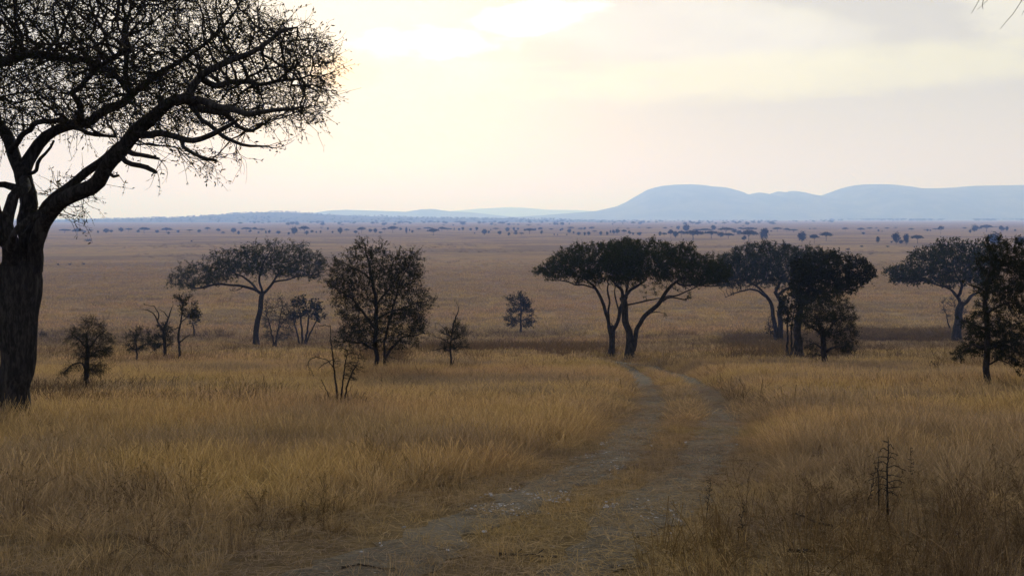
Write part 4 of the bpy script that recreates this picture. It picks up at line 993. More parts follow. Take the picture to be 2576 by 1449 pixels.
# x, foot, width, height, kind as read off enlarged strips of the photograph
R_A = (100, 500, 1.84, "155 305 50 18 u,222 315 50 28 u,373 305 30 20 r,452 300 25 20 r,490 298 30 16 u,572 308 50 28 u,330 305 12 12 r,400 302 16 12 r,640 305 20 14 r,690 303 50 22 u,700 312 14 12 r,750 303 15 12 r,810 300 30 12 u,860 303 20 14 r,905 295 30 18 u,290 300 26 12 u,260 303 14 10 r,540 302 18 12 r")
R_B = (600, 600, 4.293, "95 285 50 50 u,155 300 45 30 u,285 280 60 50 r,343 302 30 40 r,440 270 110 50 u,485 275 40 30 r,545 270 55 50 u,590 285 25 20 r,630 262 100 30 u,680 292 25 35 r,720 285 35 35 r,835 295 55 35 r,960 305 30 30 r,1030 300 85 75 r,1150 292 120 82 u,1180 305 45 45 r,1245 280 40 30 r,1297 285 20 25 r,1350 285 25 30 r,1360 230 40 20 u,1440 245 25 30 r,1497 285 25 25 r,1590 300 60 70 r,1670 270 60 35 u,1780 285 45 30 r,1850 280 90 60 u,1960 275 50 40 r,2020 285 45 50 r,2085 285 45 20 r,2130 265 50 40 u,2235 275 120 65 u,2330 250 40 30 r,2400 295 25 70 r,2440 265 15 30 r,2475 280 30 30 r,2555 250 60 25 u,1000 245 60 20 u,1610 190 50 14 u,1380 188 60 14 u")
R_C = (1200, 600, 4.293, "90 250 110 35 u,155 310 135 70 u,260 265 80 50 u,330 258 90 33 u,410 255 15 35 r,470 250 30 25 r,515 250 35 35 r,610 255 35 30 r,685 255 40 40 r,660 290 20 15 r,780 305 60 60 r,833 290 25 35 r,857 250 18 18 r,920 252 75 30 u,965 302 50 40 r,1060 265 50 45 r,1078 315 35 35 r,1140 255 30 40 r,1165 275 40 25 r,1160 300 50 25 r,1190 245 30 25 r,1235 310 55 30 u,1275 258 30 25 r,1335 292 100 58 u,1400 252 30 25 r,1465 270 50 50 u,1480 300 30 45 r,1600 250 45 22 u,1635 310 15 18 r,1675 310 14 16 r,1710 258 25 25 r,1730 250 35 25 r,1790 308 18 15 r,1820 285 50 45 r,1840 240 80 30 u,1872 290 22 25 r,1935 310 50 35 r,1965 250 70 28 u,2010 245 30 30 r,2008 315 30 40 r,2058 310 40 40 r,2095 245 60 35 u,2130 278 60 25 u,2205 315 38 45 r,2285 310 30 40 r,2325 285 20 35 r,2365 295 40 45 r,2410 290 60 50 r,2420 230 30 15 u,2490 295 60 45 u,2540 240 40 18 u,2560 300 40 40 r,1135 185 40 15 u,1195 185 25 15 r,1320 195 60 18 u,1440 190 45 15 u,1677 185 25 22 r,1820 180 15 22 r,530 185 60 12 u,400 190 25 14 r,915 190 40 14 u,1145 132 30 12 u,280 190 30 12 u,2475 175 12 20 r,2350 180 20 12 r,1580 180 22 10 u")
R_D = (1800, 600, 5.152, "120 270 40 20 u,262 280 70 25 u,30 370 35 35 r,120 375 70 45 r,425 385 40 60 r,490 390 70 50 u,585 420 90 110 u,655 410 80 80 r,690 290 50 50 r,740 400 110 80 u,970 330 110 45 u,1090 330 200 50 u,1180 420 180 95 u,1320 400 90 65 r,1395 350 200 80 u,1430 415 150 65 u,1520 340 80 50 r,1590 370 70 60 r,1610 300 70 40 u,1740 330 200 65 u,1660 450 70 60 r,1860 360 25 25 r,2150 320 110 55 u,2290 325 90 50 u,2390 328 130 40 u,1645 245 30 15 u,1355 260 35 15 u,600 260 40 18 u,500 285 60 30 u,2060 318 30 12 r,2700 285 60 20 u,2630 283 30 16 r")
R_E = (2400, 600, 4.944, "55 300 80 45 u,275 310 95 50 u,312 345 40 30 r,400 272 70 25 u,492 262 40 15 u,522 305 30 25 r,575 308 15 12 r,645 278 55 30 u,767 265 45 22 u,985 295 75 35 u,1215 302 30 30 r,1255 300 20 25 r,1180 290 40 15 u,1330 285 80 24 u,705 465 25 25 r,1740 275 50 28 u,1950 280 60 30 u,2180 255 45 20 u,2265 300 80 65 r,2335 300 40 60 r,2450 300 30 25 r,285 520 50 14 r,1030 528 22 14 r,655 522 50 10 r")
BIG = [(1800, 600, 5.152, 910, 442, 260, 118, 'u', 'broad dark umbrella tree, biggest crown of the far clump seen over the middle acacias'),
       (1800, 600, 5.152, 810, 322, 100, 95, 'r', 'roundish hazy tree standing up out of the back of the far clump'),
       (1800, 600, 5.152, 1215, 300, 70, 65, 'r', 'small topknot of a tree rising at the back middle of the far clump'),
       (1800, 600, 5.152, 1730, 462, 210, 140, 'u', 'large dark domed tree at the right end of the far clump'),
       (1800, 600, 5.152, 1955, 452, 130, 150, 'r', 'tall narrow based tree just right of the large domed tree of the far clump'),
       (1800, 600, 5.152, 2515, 472, 110, 130, 'r', 'square crowned far tree over the middle of the right acacia group'),
       (1400, 480, 1.6936, 1563, 364, 40, 36, 'u', 'small far umbrella tree, left of two close together over the right acacia group'),
       (1400, 480, 1.6936, 1620, 352, 48, 35, 'u', 'tilted far umbrella tree, right of two close together over the right acacia group'),
       (2400, 600, 4.944, 515, 470, 55, 80, 'r', 'small upright bush on the far plain, left of the two round topped trees'),
       (2400, 600, 4.944, 775, 476, 100, 135, 'r', 'round topped far tree with a visible stem, left of a close pair'),
       (2400, 600, 4.944, 915, 492, 80, 130, 'r', 'dark egg shaped far tree, right of a close pair'),
       (2400, 600, 4.944, 840, 476, 60, 50, 'r', 'low pale bush between the two round topped far trees'),
       (2400, 600, 4.944, 1075, 468, 160, 95, 'u', 'thin flat topped far umbrella tree right of the two round topped trees'),
       (2400, 600, 4.944, 1400, 342, 70, 97, 'u', 'mushroom shaped far tree high above the gap before the edge acacia'),
       (2400, 600, 4.944, 1815, 328, 35, 45, 'r', 'single dark dot of a round bush above the edge acacia'),
       (2400, 600, 4.944, 1880, 310, 90, 85, 'r', 'round hazy tree joined to a low neighbour above the edge acacia'),
       (2400, 600, 4.944, 2050, 305, 150, 80, 'u', 'flat topped hazy tree right of the round hazy tree above the edge acacia'),
       (2400, 600, 4.944, 2160, 505, 180, 155, 'r', 'grey far tree behind the left top twigs of the tall edge tree'),
       (2400, 600, 4.944, 2520, 510, 130, 110, 'r', 'grey far tree at the very right edge behind the tall tree')]
def far_place(x0, y0, s, x, y, w, h):
    K = 1.13392
    px = (x0 + x / s) / K; py = (y0 + y / s) / K; pw = w / s / K; ph = h / s / K
    X, d = on_ground(px, py)
    return X, d, pw * d / F * 1.2, max(ph, 3.0) * d / F * 1.3
def far_all():
    k = 0
    for x0, y0, s, txt in (R_A, R_B, R_C, R_D, R_E):
        for it in txt.split(','):
            a = it.split(); x, y, w, h = map(float, a[:4]); kind = a[4]
            X, d, W, H = far_place(x0, y0, s, x, y, w, h)
            px = 1288 + X / d * F
            zone = 'left' if px < 900 else 'middle' if px < 1560 else 'clump' if px < 1955 else 'right'
            where = {'left': 'in the hazy line under the left ridge', 'middle': 'in the hazy scatter at the middle of the far plain',
                     'clump': 'in the dense hazy clump over the middle acacias', 'right': 'in the thin hazy scatter on the right of the far plain'}[zone]
            me = FAR[kind][k % 5]
            o = bpy.data.objects.new('umbrella_tree' if kind == 'u' else 'round_tree', me); SC.collection.objects.link(o)
            o.location = (X, d, float(G(X, d))); o.scale = (W, W * 0.9, H); o.rotation_euler = (0, 0, (k * 2.4) % 6.28)
            tag(o, ('tiny flat topped tree ' if kind == 'u' else 'tiny rounded tree ') + where, 'tree', ('flat topped trees ' if kind == 'u' else 'rounded trees ') + where)
            k += 1
    for i, (x0, y0, s, x, y, w, h, kind, lab) in enumerate(BIG):
        X, d, W, H = far_place(x0, y0, s, x, y, w, h)
        tv, tq, lv, lf = FARP[kind][i % 2]
        r = empty('umbrella_tree' if kind == 'u' else 'round_tree', (X, d, float(G(X, d)))); r.scale = (W, W * 0.9, H); r.rotation_euler = (0, 0, i * 1.7)
        tag(r, lab, 'tree', 'far trees that stand out on the plain')
        mesh_obj('trunk', tv, tq, M_TWIG, r); mesh_obj('crown', lv, lf, M_LEAF_FAR, r)
far_all()

# ------------------------------------------------------------------ instanced ground cover
def instancer(name, pts, rot, scl, idx, protos, label, kind='stuff', cat=None):
    col = bpy.data.collections.new(name + '_sources')
    for p in protos: col.objects.link(p)
    names = [p.name for p in protos]
    order = {n: i for i, n in enumerate(sorted(names))}
    idx = np.array([order[n] for n in names])[np.asarray(idx)]
    me = bpy.data.meshes.new(name)
    me.vertices.add(len(pts)); me.vertices.foreach_set('co', np.asarray(pts, np.float32).ravel())
    for k, a, typ in (('rot', rot, 'FLOAT_VECTOR'), ('scl', scl, 'FLOAT_VECTOR')):
        at = me.attributes.new(k, typ, 'POINT'); at.data.foreach_set('vector', np.asarray(a, np.float32).ravel())
    at = me.attributes.new('idx', 'INT', 'POINT'); at.data.foreach_set('value', idx.astype(np.int32))
    o = bpy.data.objects.new(name, me); SC.collection.objects.link(o)
    ng = bpy.data.node_groups.new(name + '_scatter', 'GeometryNodeTree')
    ng.interface.new_socket('Geometry', in_out='INPUT', socket_type='NodeSocketGeometry')
    ng.interface.new_socket('Geometry', in_out='OUTPUT', socket_type='NodeSocketGeometry')
    gi = ng.nodes.new('NodeGroupInput'); go = ng.nodes.new('NodeGroupOutput')
    ip = ng.nodes.new('GeometryNodeInstanceOnPoints'); ci = ng.nodes.new('GeometryNodeCollectionInfo')
    ci.inputs[0].default_value = col; ci.inputs['Separate Children'].default_value = True; ci.inputs['Reset Children'].default_value = True
    def na(nm, typ):
        n = ng.nodes.new('GeometryNodeInputNamedAttribute'); n.data_type = typ; n.inputs[0].default_value = nm
        return [s for s in n.outputs if s.enabled and s.name == 'Attribute'][0]
    ng.links.new(gi.outputs[0], ip.inputs['Points']); ng.links.new(ci.outputs[0], ip.inputs['Instance'])
    ip.inputs['Pick Instance'].default_value = True
    ng.links.new(na('idx', 'INT'), ip.inputs['Instance Index']); ng.links.new(na('rot', 'FLOAT_VECTOR'), ip.inputs['Rotation']); ng.links.new(na('scl', 'FLOAT_VECTOR'), ip.inputs['Scale'])
    ng.links.new(ip.outputs[0], go.inputs[0])
    md = o.modifiers.new('scatter', 'NODES'); md.node_group = ng
    tag(o, label, cat, kind=kind)
    return o

def tuft(name, n, radius, h, w, mat, seed, lean=0.35, segs=3, heads=0.4, splay=0.0):
    rng = np.random.default_rng(seed)
    a = rng.random(n) * 6.283; r = radius * np.sqrt(rng.random(n))
    P = np.c_[r * np.cos(a), r * np.sin(a), np.full(n, -0.02)]
    H = h * (0.55 + 0.6 * rng.random(n))
    az = a + rng.normal(0, 1.0, n); ln = lean * np.abs(rng.normal(0, 1, n)) + splay + 0.03
    face = rng.random(n) * 6.283
    side = np.c_[np.cos(face), np.sin(face), np.zeros(n)]
    V = []; F4 = []
    for s in range(segs + 1):
        t = s / segs
        th = ln * (0.4 + 1.0 * t)
        off = np.c_[np.cos(az) * np.sin(th), np.sin(az) * np.sin(th), np.cos(th)] * (H * t)[:, None]
        ww = w * (1 - 0.75 * t) * (0.7 + 0.6 * rng.random(n))
        if s == segs: ww = np.where(rng.random(n) < heads, w * 1.3, w * 0.15)
        elif s == segs - 1: ww = np.where(rng.random(n) < heads, w * 1.1, ww)
        V.append(P + off - side * ww[:, None] * .5); V.append(P + off + side * ww[:, None] * .5)
    for s in range(segs):
        b = np.arange(n)
        F4.append(np.stack([2 * s * n + b, (2 * s + 1) * n + b, (2 * s + 3) * n + b, (2 * s + 2) * n + b], 1))
    return mesh_obj(name, np.concatenate(V), np.concatenate(F4), mat, parent=False)
def straw(name, n, radius, L, w, mat, seed):
    rng = np.random.default_rng(seed)
    P = np.c_[rng.normal(0, radius, (n, 2)), 0.004 + 0.02 * rng.random(n)]
    a = rng.random(n) * 6.283; l = L * (0.4 + rng.random(n)); b = a + rng.normal(0, .3, n)
    d1 = np.c_[np.cos(a), np.sin(a), rng.normal(0.03, .10, n)] * l[:, None] * .5; d2 = np.c_[np.cos(b), np.sin(b), rng.normal(0.02, .12, n)] * l[:, None] * .5
    s = np.c_[-np.sin(a), np.cos(a), rng.normal(0, .5, n)] * w * .5
    V = np.concatenate([P - s, P + s, P + d1 - s, P + d1 + s, P + d1 + d2 - s * .3, P + d1 + d2 + s * .3])
    b = np.arange(n)
    return mesh_obj(name, V, np.concatenate([np.stack([b, n + b, 3 * n + b, 2 * n + b], 1), np.stack([2 * n + b, 3 * n + b, 5 * n + b, 4 * n + b], 1)]), mat, parent=False)
def weed(name, h, seed, mat):
    rng = np.random.default_rng(seed)
    pos = []; par = []; rad = []
    for s in range(5):
        p = np.array([rng.normal(0, .03), rng.normal(0, .03), -0.03]); v = np.array([rng.normal(0, .25), rng.normal(0, .25), 1.0]); k = -1
        pos.append(p); par.append(-1); rad.append(0.0028); k = len(pos) - 1
        n = 7
        for i in range(n):
            v = v + rng.normal(0, .16, 3); v /= np.linalg.norm(v); p = p + v * h / n * (0.6 + .6 * rng.random()); pos.append(p); par.append(k); rad.append(0.0026 * (1 - i / n * .6)); k = len(pos) - 1
            if i > 1:
                for _ in range(2):
                    q = p.copy(); w_ = v + rng.normal(0, .8, 3); kk = k
                    for j in range(2):
                        w_ /= np.linalg.norm(w_); q = q + w_ * h * .09; pos.append(q); par.append(kk); rad.append(0.0014); kk = len(pos) - 1
    tv, tq = tube_mesh(np.array(pos), np.array(par), np.array(rad), lambda r: np.full(len(r), 3))
    n = 90; base = np.array(pos)[rng.integers(0, len(pos), n)]; base = base[base[:, 2] > h * .2]; n = len(base)
    d = rng.normal(0, 1, (n, 3)) * .008; e = rng.normal(0, 1, (n, 3)) * .004
    lv = np.stack([base - d, base + e, base + d, base - e], 1).reshape(-1, 3)
    return mesh_obj(name, np.concatenate([tv, lv]), [tq, np.arange(n * 4).reshape(-1, 4) + len(tv)], [mat, mat], parent=False)

def frame_of(x, y, z):
    return 1288 + x / y * F, HORIZ - (z - EYE) / y * F
def soft_rect(px, py, x0, x1, y0, y1, fx, fy):
    return sstep(px, x0 - fx, x0 + fx) * (1 - sstep(px, x1 - fx, x1 + fx)) * sstep(py, y0 - fy, y0 + fy) * (1 - sstep(py, y1 - fy, y1 + fy))

def sample(y0, y1, dens):
    area = 4 * (y1 - y0) + 0.75 * (y1 ** 2 - y0 ** 2)
    n = int(area * dens)
    t = RNG.random(n)
    A = 4 * y0 + .75 * y0 ** 2 + t * area
    y = (-4 + np.sqrt(16 + 3 * A)) / 1.5
    x = RNG.uniform(-1, 1, n) * (2 + .75 * y)
    return x, y

def build_grass():
    protos = []; sets = []
    def add(fn, *a, **k):
        protos.append(fn('%s_%s' % (a[0], 'abcdefghijklmnopqrstuvwxyz'[len(protos)]), *a[1:], **k)); return len(protos) - 1
    near = [add(tuft, 'tuft', 30, .09, .62, .0042, M_GRASS, 1), add(tuft, 'tuft', 26, .07, .52, .004, M_GRASS, 2, lean=.5), add(tuft, 'tuft', 34, .10, .70, .0045, M_GRASS, 3, lean=.28), add(tuft, 'tuft', 24, .08, .42, .0045, M_GRASS, 4, lean=.6)]
    short = [add(tuft, 'turf', 30, .10, .17, .0042, M_SHORT, 5, lean=.9, heads=.1), add(tuft, 'turf', 30, .12, .11, .004, M_SHORT, 6, lean=1.1, heads=0), add(tuft, 'turf', 24, .09, .24, .004, M_SHORT, 7, lean=.7, heads=.2)]
    midt = [add(tuft, 'sward', 44, .20, .66, .008, M_GRASS, 8, lean=.32), add(tuft, 'sward', 40, .18, .56, .008, M_GRASS, 9, lean=.45), add(tuft, 'sward', 40, .22, .72, .009, M_GRASS, 10, lean=.28)]
    far = [add(tuft, 'stand', 46, .42, .66, .019, M_GRASS, 11, lean=.3, segs=2), add(tuft, 'stand', 46, .40, .55, .019, M_GRASS, 12, lean=.42, segs=2)]
    vfar = [add(tuft, 'distant', 46, 1.3, .62, .06, M_GRASS, 13, lean=.35, segs=1), add(tuft, 'distant', 46, 1.2, .50, .06, M_GRASS, 14, lean=.45, segs=1)]
    X = []; Y = []; I = []; S = []; SZ = []
    for (y0, y1, dens, ids) in ((3.2, 17, 75, near), (17, 46, 26, midt), (46, 135, 5.5, far), (135, 430, 0.42, vfar)):
        x, y = sample(y0, y1, dens)
        z = G(x, y); px, py = frame_of(x, y, z)
        if y0 < 60:
            dl = dist_poly(x, y, RUT_L); dr = dist_poly(x, y, RUT_R); d = np.minimum(dl, dr)
            mid_ = (dl + dr) < 2.6
        else:
            d = np.full(len(x), 9.0); mid_ = np.zeros(len(x), bool)
        n1 = fbm(x / 3.1, y / 3.1, 31, 3); n2 = fbm(x / 9, y / 9, 37, 3); n0 = fbm(x / .8, y / .8, 41, 2)
        edge = sstep(d + 0.5 * (n0 - .5), 0.50, 1.5)
        h = (0.35 + 0.65 * edge) * (0.42 + 0.62 * n1) * (0.65 + .6 * n2)
        # trampled and grazed low near the viewer
        fg = sstep(y + 3.5 * (n1 - .5), 7.0, 14.0)
        h = h * (0.45 + 0.55 * fg)
        h = np.where(mid_, np.minimum(h, 0.42 + 0.2 * n0), h)
        bare_ap = soft_rect(px, py, 1330, 1640, 893, 907, 30, 3) if y0 > 20 else 0
        keep = RNG.random(len(x)) < np.clip(sstep(d + .25 * (n0 - .5), .34, .62) * (0.55 + 0.45 * edge) * (0.45 + .55 * fg) * (0.55 + 1.0 * n0), 0, 1) * (1 - .9 * bare_ap)
        br = sstep(px + 200 * (n2 - .5), 1650, 2050) * sstep(py + 100 * (n2 - .5), 1230, 1370) if y0 < 17 else 0
        keep &= RNG.random(len(x)) > .72 * br
        h = h * (1 - .45 * br)
        bl = sstep(py + 90 * (n2 - .5), 1270, 1400) if y0 < 17 else 0
        keep &= RNG.random(len(x)) > .3 * bl
        if y1 > 100: keep &= RNG.random(len(x)) < sstep(430 - y, 0, 200) * .9 + .1
        low = (h < 0.30) & (y0 < 10)
        ii = np.array(ids)[RNG.integers(0, len(ids), len(x))]
        sh = np.array(short)[RNG.integers(0, 3, len(x))]
        ii = np.where(low, sh, ii)
        hz = np.where(low, h * 2.4, h)
        sx = np.where(low, 1.0, 0.85 + .3 * n1)
        X.append(x[keep]); Y.append(y[keep]); I.append(ii[keep]); SZ.append(hz[keep]); S.append(sx[keep])
    # short growth on and beside the track and as an understorey near the viewer
    x, y = sample(3.2, 24, 34)
    dl = dist_poly(x, y, RUT_L); dr = dist_poly(x, y, RUT_R); d = np.minimum(dl, dr); n0 = fbm(x / .6, y / .6, 51, 2)
    keep = RNG.random(len(x)) < np.clip(sstep(d + .3 * (n0 - .5), .08, .5) * .9 + .62 * sstep(n0, .35, .58), 0, 1)
    X.append(x[keep]); Y.append(y[keep]); I.append(np.array(short)[RNG.integers(0, 3, keep.sum())]); SZ.append((.5 + .8 * RNG.random(keep.sum())) * (.45 + .55 * sstep(d[keep], .2, 1))); S.append(np.full(keep.sum(), 1.0))
    X = np.concatenate(X); Y = np.concatenate(Y); I = np.concatenate(I); S = np.concatenate(S); SZ = np.concatenate(SZ)
    n = len(X)
    la = fbm(X / 2.3, Y / 2.3, 61, 2) * 12.6; lm = .38 * sstep(fbm(X / 1.7, Y / 1.7, 63, 2), .45, .75)
    rot = np.c_[RNG.normal(0, .10, n) + lm * np.cos(la), RNG.normal(0, .10, n) + lm * np.sin(la), RNG.random(n) * 6.283]
    k = .85 + .3 * RNG.random(n)
    instancer('grass', np.c_[X, Y, G(X, Y)], rot, np.c_[S * k, S * k, SZ * k], I, protos, 'tall dry golden grass covering the slope on both sides of the track')
    print('grass tufts', n)
build_grass()

def build_litter():
    P = [straw('straw_a', 34, .14, .13, .0030, M_STRAW, 1), straw('straw_b', 34, .12, .10, .0032, M_STRAW, 2), straw('straw_c', 26, .16, .19, .0030, M_STRAW, 3)]
    x, y = sample(3.2, 30, 26)
    d = np.minimum(dist_poly(x, y, RUT_L), dist_poly(x, y, RUT_R)); n0 = fbm(x / .7, y / .7, 71, 3)
    keep = RNG.random(len(x)) < (0.25 + 0.75 * (1 - sstep(d, .8, 2.5))) * sstep(n0, .15, .4)
    keep |= (y < 9) & (RNG.random(len(x)) < .35)
    x = x[keep]; y = y[keep]; n = len(x)
    k = .7 + .6 * RNG.random(n)
    instancer('straw_litter', np.c_[x, y, G(x, y) + .024], np.c_[np.zeros(n), np.zeros(n), RNG.random(n) * 6.283], np.c_[k, k, k], RNG.integers(0, 3, n), P, 'flattened pale straw lying on the track and in the gaps of the grass')
build_litter()

def build_weeds():
    P = [weed('weed_a', .42, 1, M_WEED_SHADE), weed('weed_b', .55, 2, M_WEED_SHADE), weed('weed_c', .34, 3, M_WEED_SHADE), weed('weed_d', .7, 4, M_WEED_SHADE)]
    tf = tuft('weed_e', 46, .20, .52, .007, M_WEED_SHADE, 20, lean=.4)
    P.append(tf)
    X = []; Y = []; I = []; S = []
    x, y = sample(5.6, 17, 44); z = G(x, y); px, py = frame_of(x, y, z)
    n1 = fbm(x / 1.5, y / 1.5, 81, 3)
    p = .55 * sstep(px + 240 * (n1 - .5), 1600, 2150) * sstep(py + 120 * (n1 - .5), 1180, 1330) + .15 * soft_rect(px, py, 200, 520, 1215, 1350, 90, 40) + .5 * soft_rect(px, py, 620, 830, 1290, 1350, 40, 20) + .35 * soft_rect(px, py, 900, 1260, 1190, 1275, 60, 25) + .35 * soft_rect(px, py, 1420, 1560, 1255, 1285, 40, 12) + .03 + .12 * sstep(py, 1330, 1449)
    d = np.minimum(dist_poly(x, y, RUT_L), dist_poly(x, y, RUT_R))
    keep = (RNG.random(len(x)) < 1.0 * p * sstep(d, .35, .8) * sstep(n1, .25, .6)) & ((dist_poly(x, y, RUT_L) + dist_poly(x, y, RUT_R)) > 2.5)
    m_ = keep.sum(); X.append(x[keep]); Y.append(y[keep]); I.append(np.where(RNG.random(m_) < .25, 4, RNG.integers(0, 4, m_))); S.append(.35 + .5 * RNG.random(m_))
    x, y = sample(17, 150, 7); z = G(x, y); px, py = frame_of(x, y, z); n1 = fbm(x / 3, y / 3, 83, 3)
    p = .95 * soft_rect(px, py, 60, 480, 1000, 1052, 60, 14) + .5 * soft_rect(px, py, 440, 700, 1000, 1050, 60, 16) + .35 * soft_rect(px, py, 1060, 1530, 880, 896, 40, 5) + .5 * soft_rect(px, py, 2140, 2400, 832, 862, 30, 7) + .2 * soft_rect(px, py, 1830, 2120, 850, 915, 30, 12) + .4 * soft_rect(px, py, 900, 1010, 905, 945, 15, 8) + .35 * soft_rect(px, py, 2330, 2576, 930, 1010, 50, 18) + .25 * soft_rect(px, py, 1700, 1870, 955, 1120, 20, 10) + .02  # some bands below the trees put their shade in as dark tufts
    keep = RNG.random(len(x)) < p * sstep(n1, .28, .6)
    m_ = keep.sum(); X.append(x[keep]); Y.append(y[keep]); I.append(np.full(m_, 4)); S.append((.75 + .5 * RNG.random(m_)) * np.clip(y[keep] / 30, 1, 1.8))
    x, y = sample(110, 700, .012); n1 = fbm(x / 60, y / 90, 87, 3)
    keep = RNG.random(len(x)) < sstep(n1, .48, .66)
    m_ = keep.sum(); X.append(x[keep]); Y.append(y[keep]); I.append(np.full(m_, 4)); S.append((1.0 + 1.2 * RNG.random(m_)))
    for bx, by, bp in BASES:
        m_ = 26; X.append(bx + RNG.normal(0, .9, m_) * by / 60); Y.append(by + RNG.normal(0, .9, m_)); I.append(np.where(RNG.random(m_) < .5, 4, RNG.integers(0, 4, m_))); S.append(.6 + .6 * RNG.random(m_))
    X = np.concatenate(X); Y = np.concatenate(Y); I = np.concatenate(I); S = np.concatenate(S); n = len(X)
    d = np.minimum(dist_poly(X, Y, RUT_L), dist_poly(X, Y, RUT_R)); k = (d > .45) & ((dist_poly(X, Y, RUT_L) + dist_poly(X, Y, RUT_R)) > 2.5); X = X[k]; Y = Y[k]; I = I[k]; S = S[k]; n = len(X)
    wide = np.where(Y > 17, 1.5, 1.0) * np.where(Y > 110, 2.2, 1)
    instancer('dry_weeds_and_shade', np.c_[X, Y, G(X, Y)], np.c_[RNG.normal(0, .12, n), RNG.normal(0, .12, n), RNG.random(n) * 6.283], np.c_[S * wide, S * wide, S * np.where(Y > 17, .95, 1)], I, P, 'dark brown dead weeds and seed stalks among the grass, thickest at bottom right, some put in as shade under trees')
    print('weeds', n)
build_weeds()

# pale stone chips where the ruts cross the bare patch
def build_gravel():
    m, N, out = new_mat('pale_stone')
    oi = N.n('ShaderNodeObjectInfo'); principled(N, out, N.ramp(oi.outputs['Random'], [(0, (.12, .11, .10)), (.5, (.22, .21, .21)), (1, (.38, .37, .38))]), .9, .1)
    P = []
    for k in range(3):
        rng = np.random.default_rng(300 + k)
        a = np.arange(7) * 6.283 / 7 + rng.normal(0, .15, 7); r = 1 + rng.normal(0, .18, 7)
        lo = np.c_[np.cos(a) * r, np.sin(a) * r * .7, np.full(7, -.3)]; up = np.c_[np.cos(a) * r * .7, np.sin(a) * r * .5, .35 + rng.normal(0, .08, 7)]
        V = np.concatenate([lo, up, [[0, 0, .45]]]) * .5
        b = np.arange(7); q = np.stack([b, (b + 1) % 7, 7 + (b + 1) % 7, 7 + b], 1); t = np.stack([7 + b, 7 + (b + 1) % 7, np.full(7, 14)], 1)
        P.append(mesh_obj('chip_%s' % 'abc'[k], V, [q, t], [m, m], parent=False))
    x, y = sample(4, 22, 520); z = G(x, y); px, py = frame_of(x, y, z)
    d = np.minimum(dist_poly(x, y, RUT_L), dist_poly(x, y, RUT_R)); n0 = fbm(x / .35, y / .35, 91, 3)
    p = 1.0 * soft_rect(px, py, 1190, 1440, 1235, 1312, 40, 14) * (1 - sstep(d, .3, .6)) + 1.0 * soft_rect(px, py, 1500, 1700, 1262, 1312, 30, 10) * (1 - sstep(d, .3, .7)) + .03 * (1 - sstep(d, .3, .5)) + .25 * soft_rect(px, py, 1450, 1640, 1120, 1180, 50, 15) * (1 - sstep(d, .3, .5))
    keep = RNG.random(len(x)) < p * sstep(n0, .35, .6) * .95
    x = x[keep]; y = y[keep]; n = len(x); s = .009 + .026 * RNG.random(n) ** 2
    instancer('gravel', np.c_[x, y, G(x, y) + .022], np.c_[RNG.normal(0, .2, n), RNG.normal(0, .2, n), RNG.random(n) * 6.283], np.c_[s, s, s * .6] * 1.5, RNG.integers(0, 3, n), P, 'pale stone chips showing in both ruts of the track')
    print('gravel', n)
build_gravel()

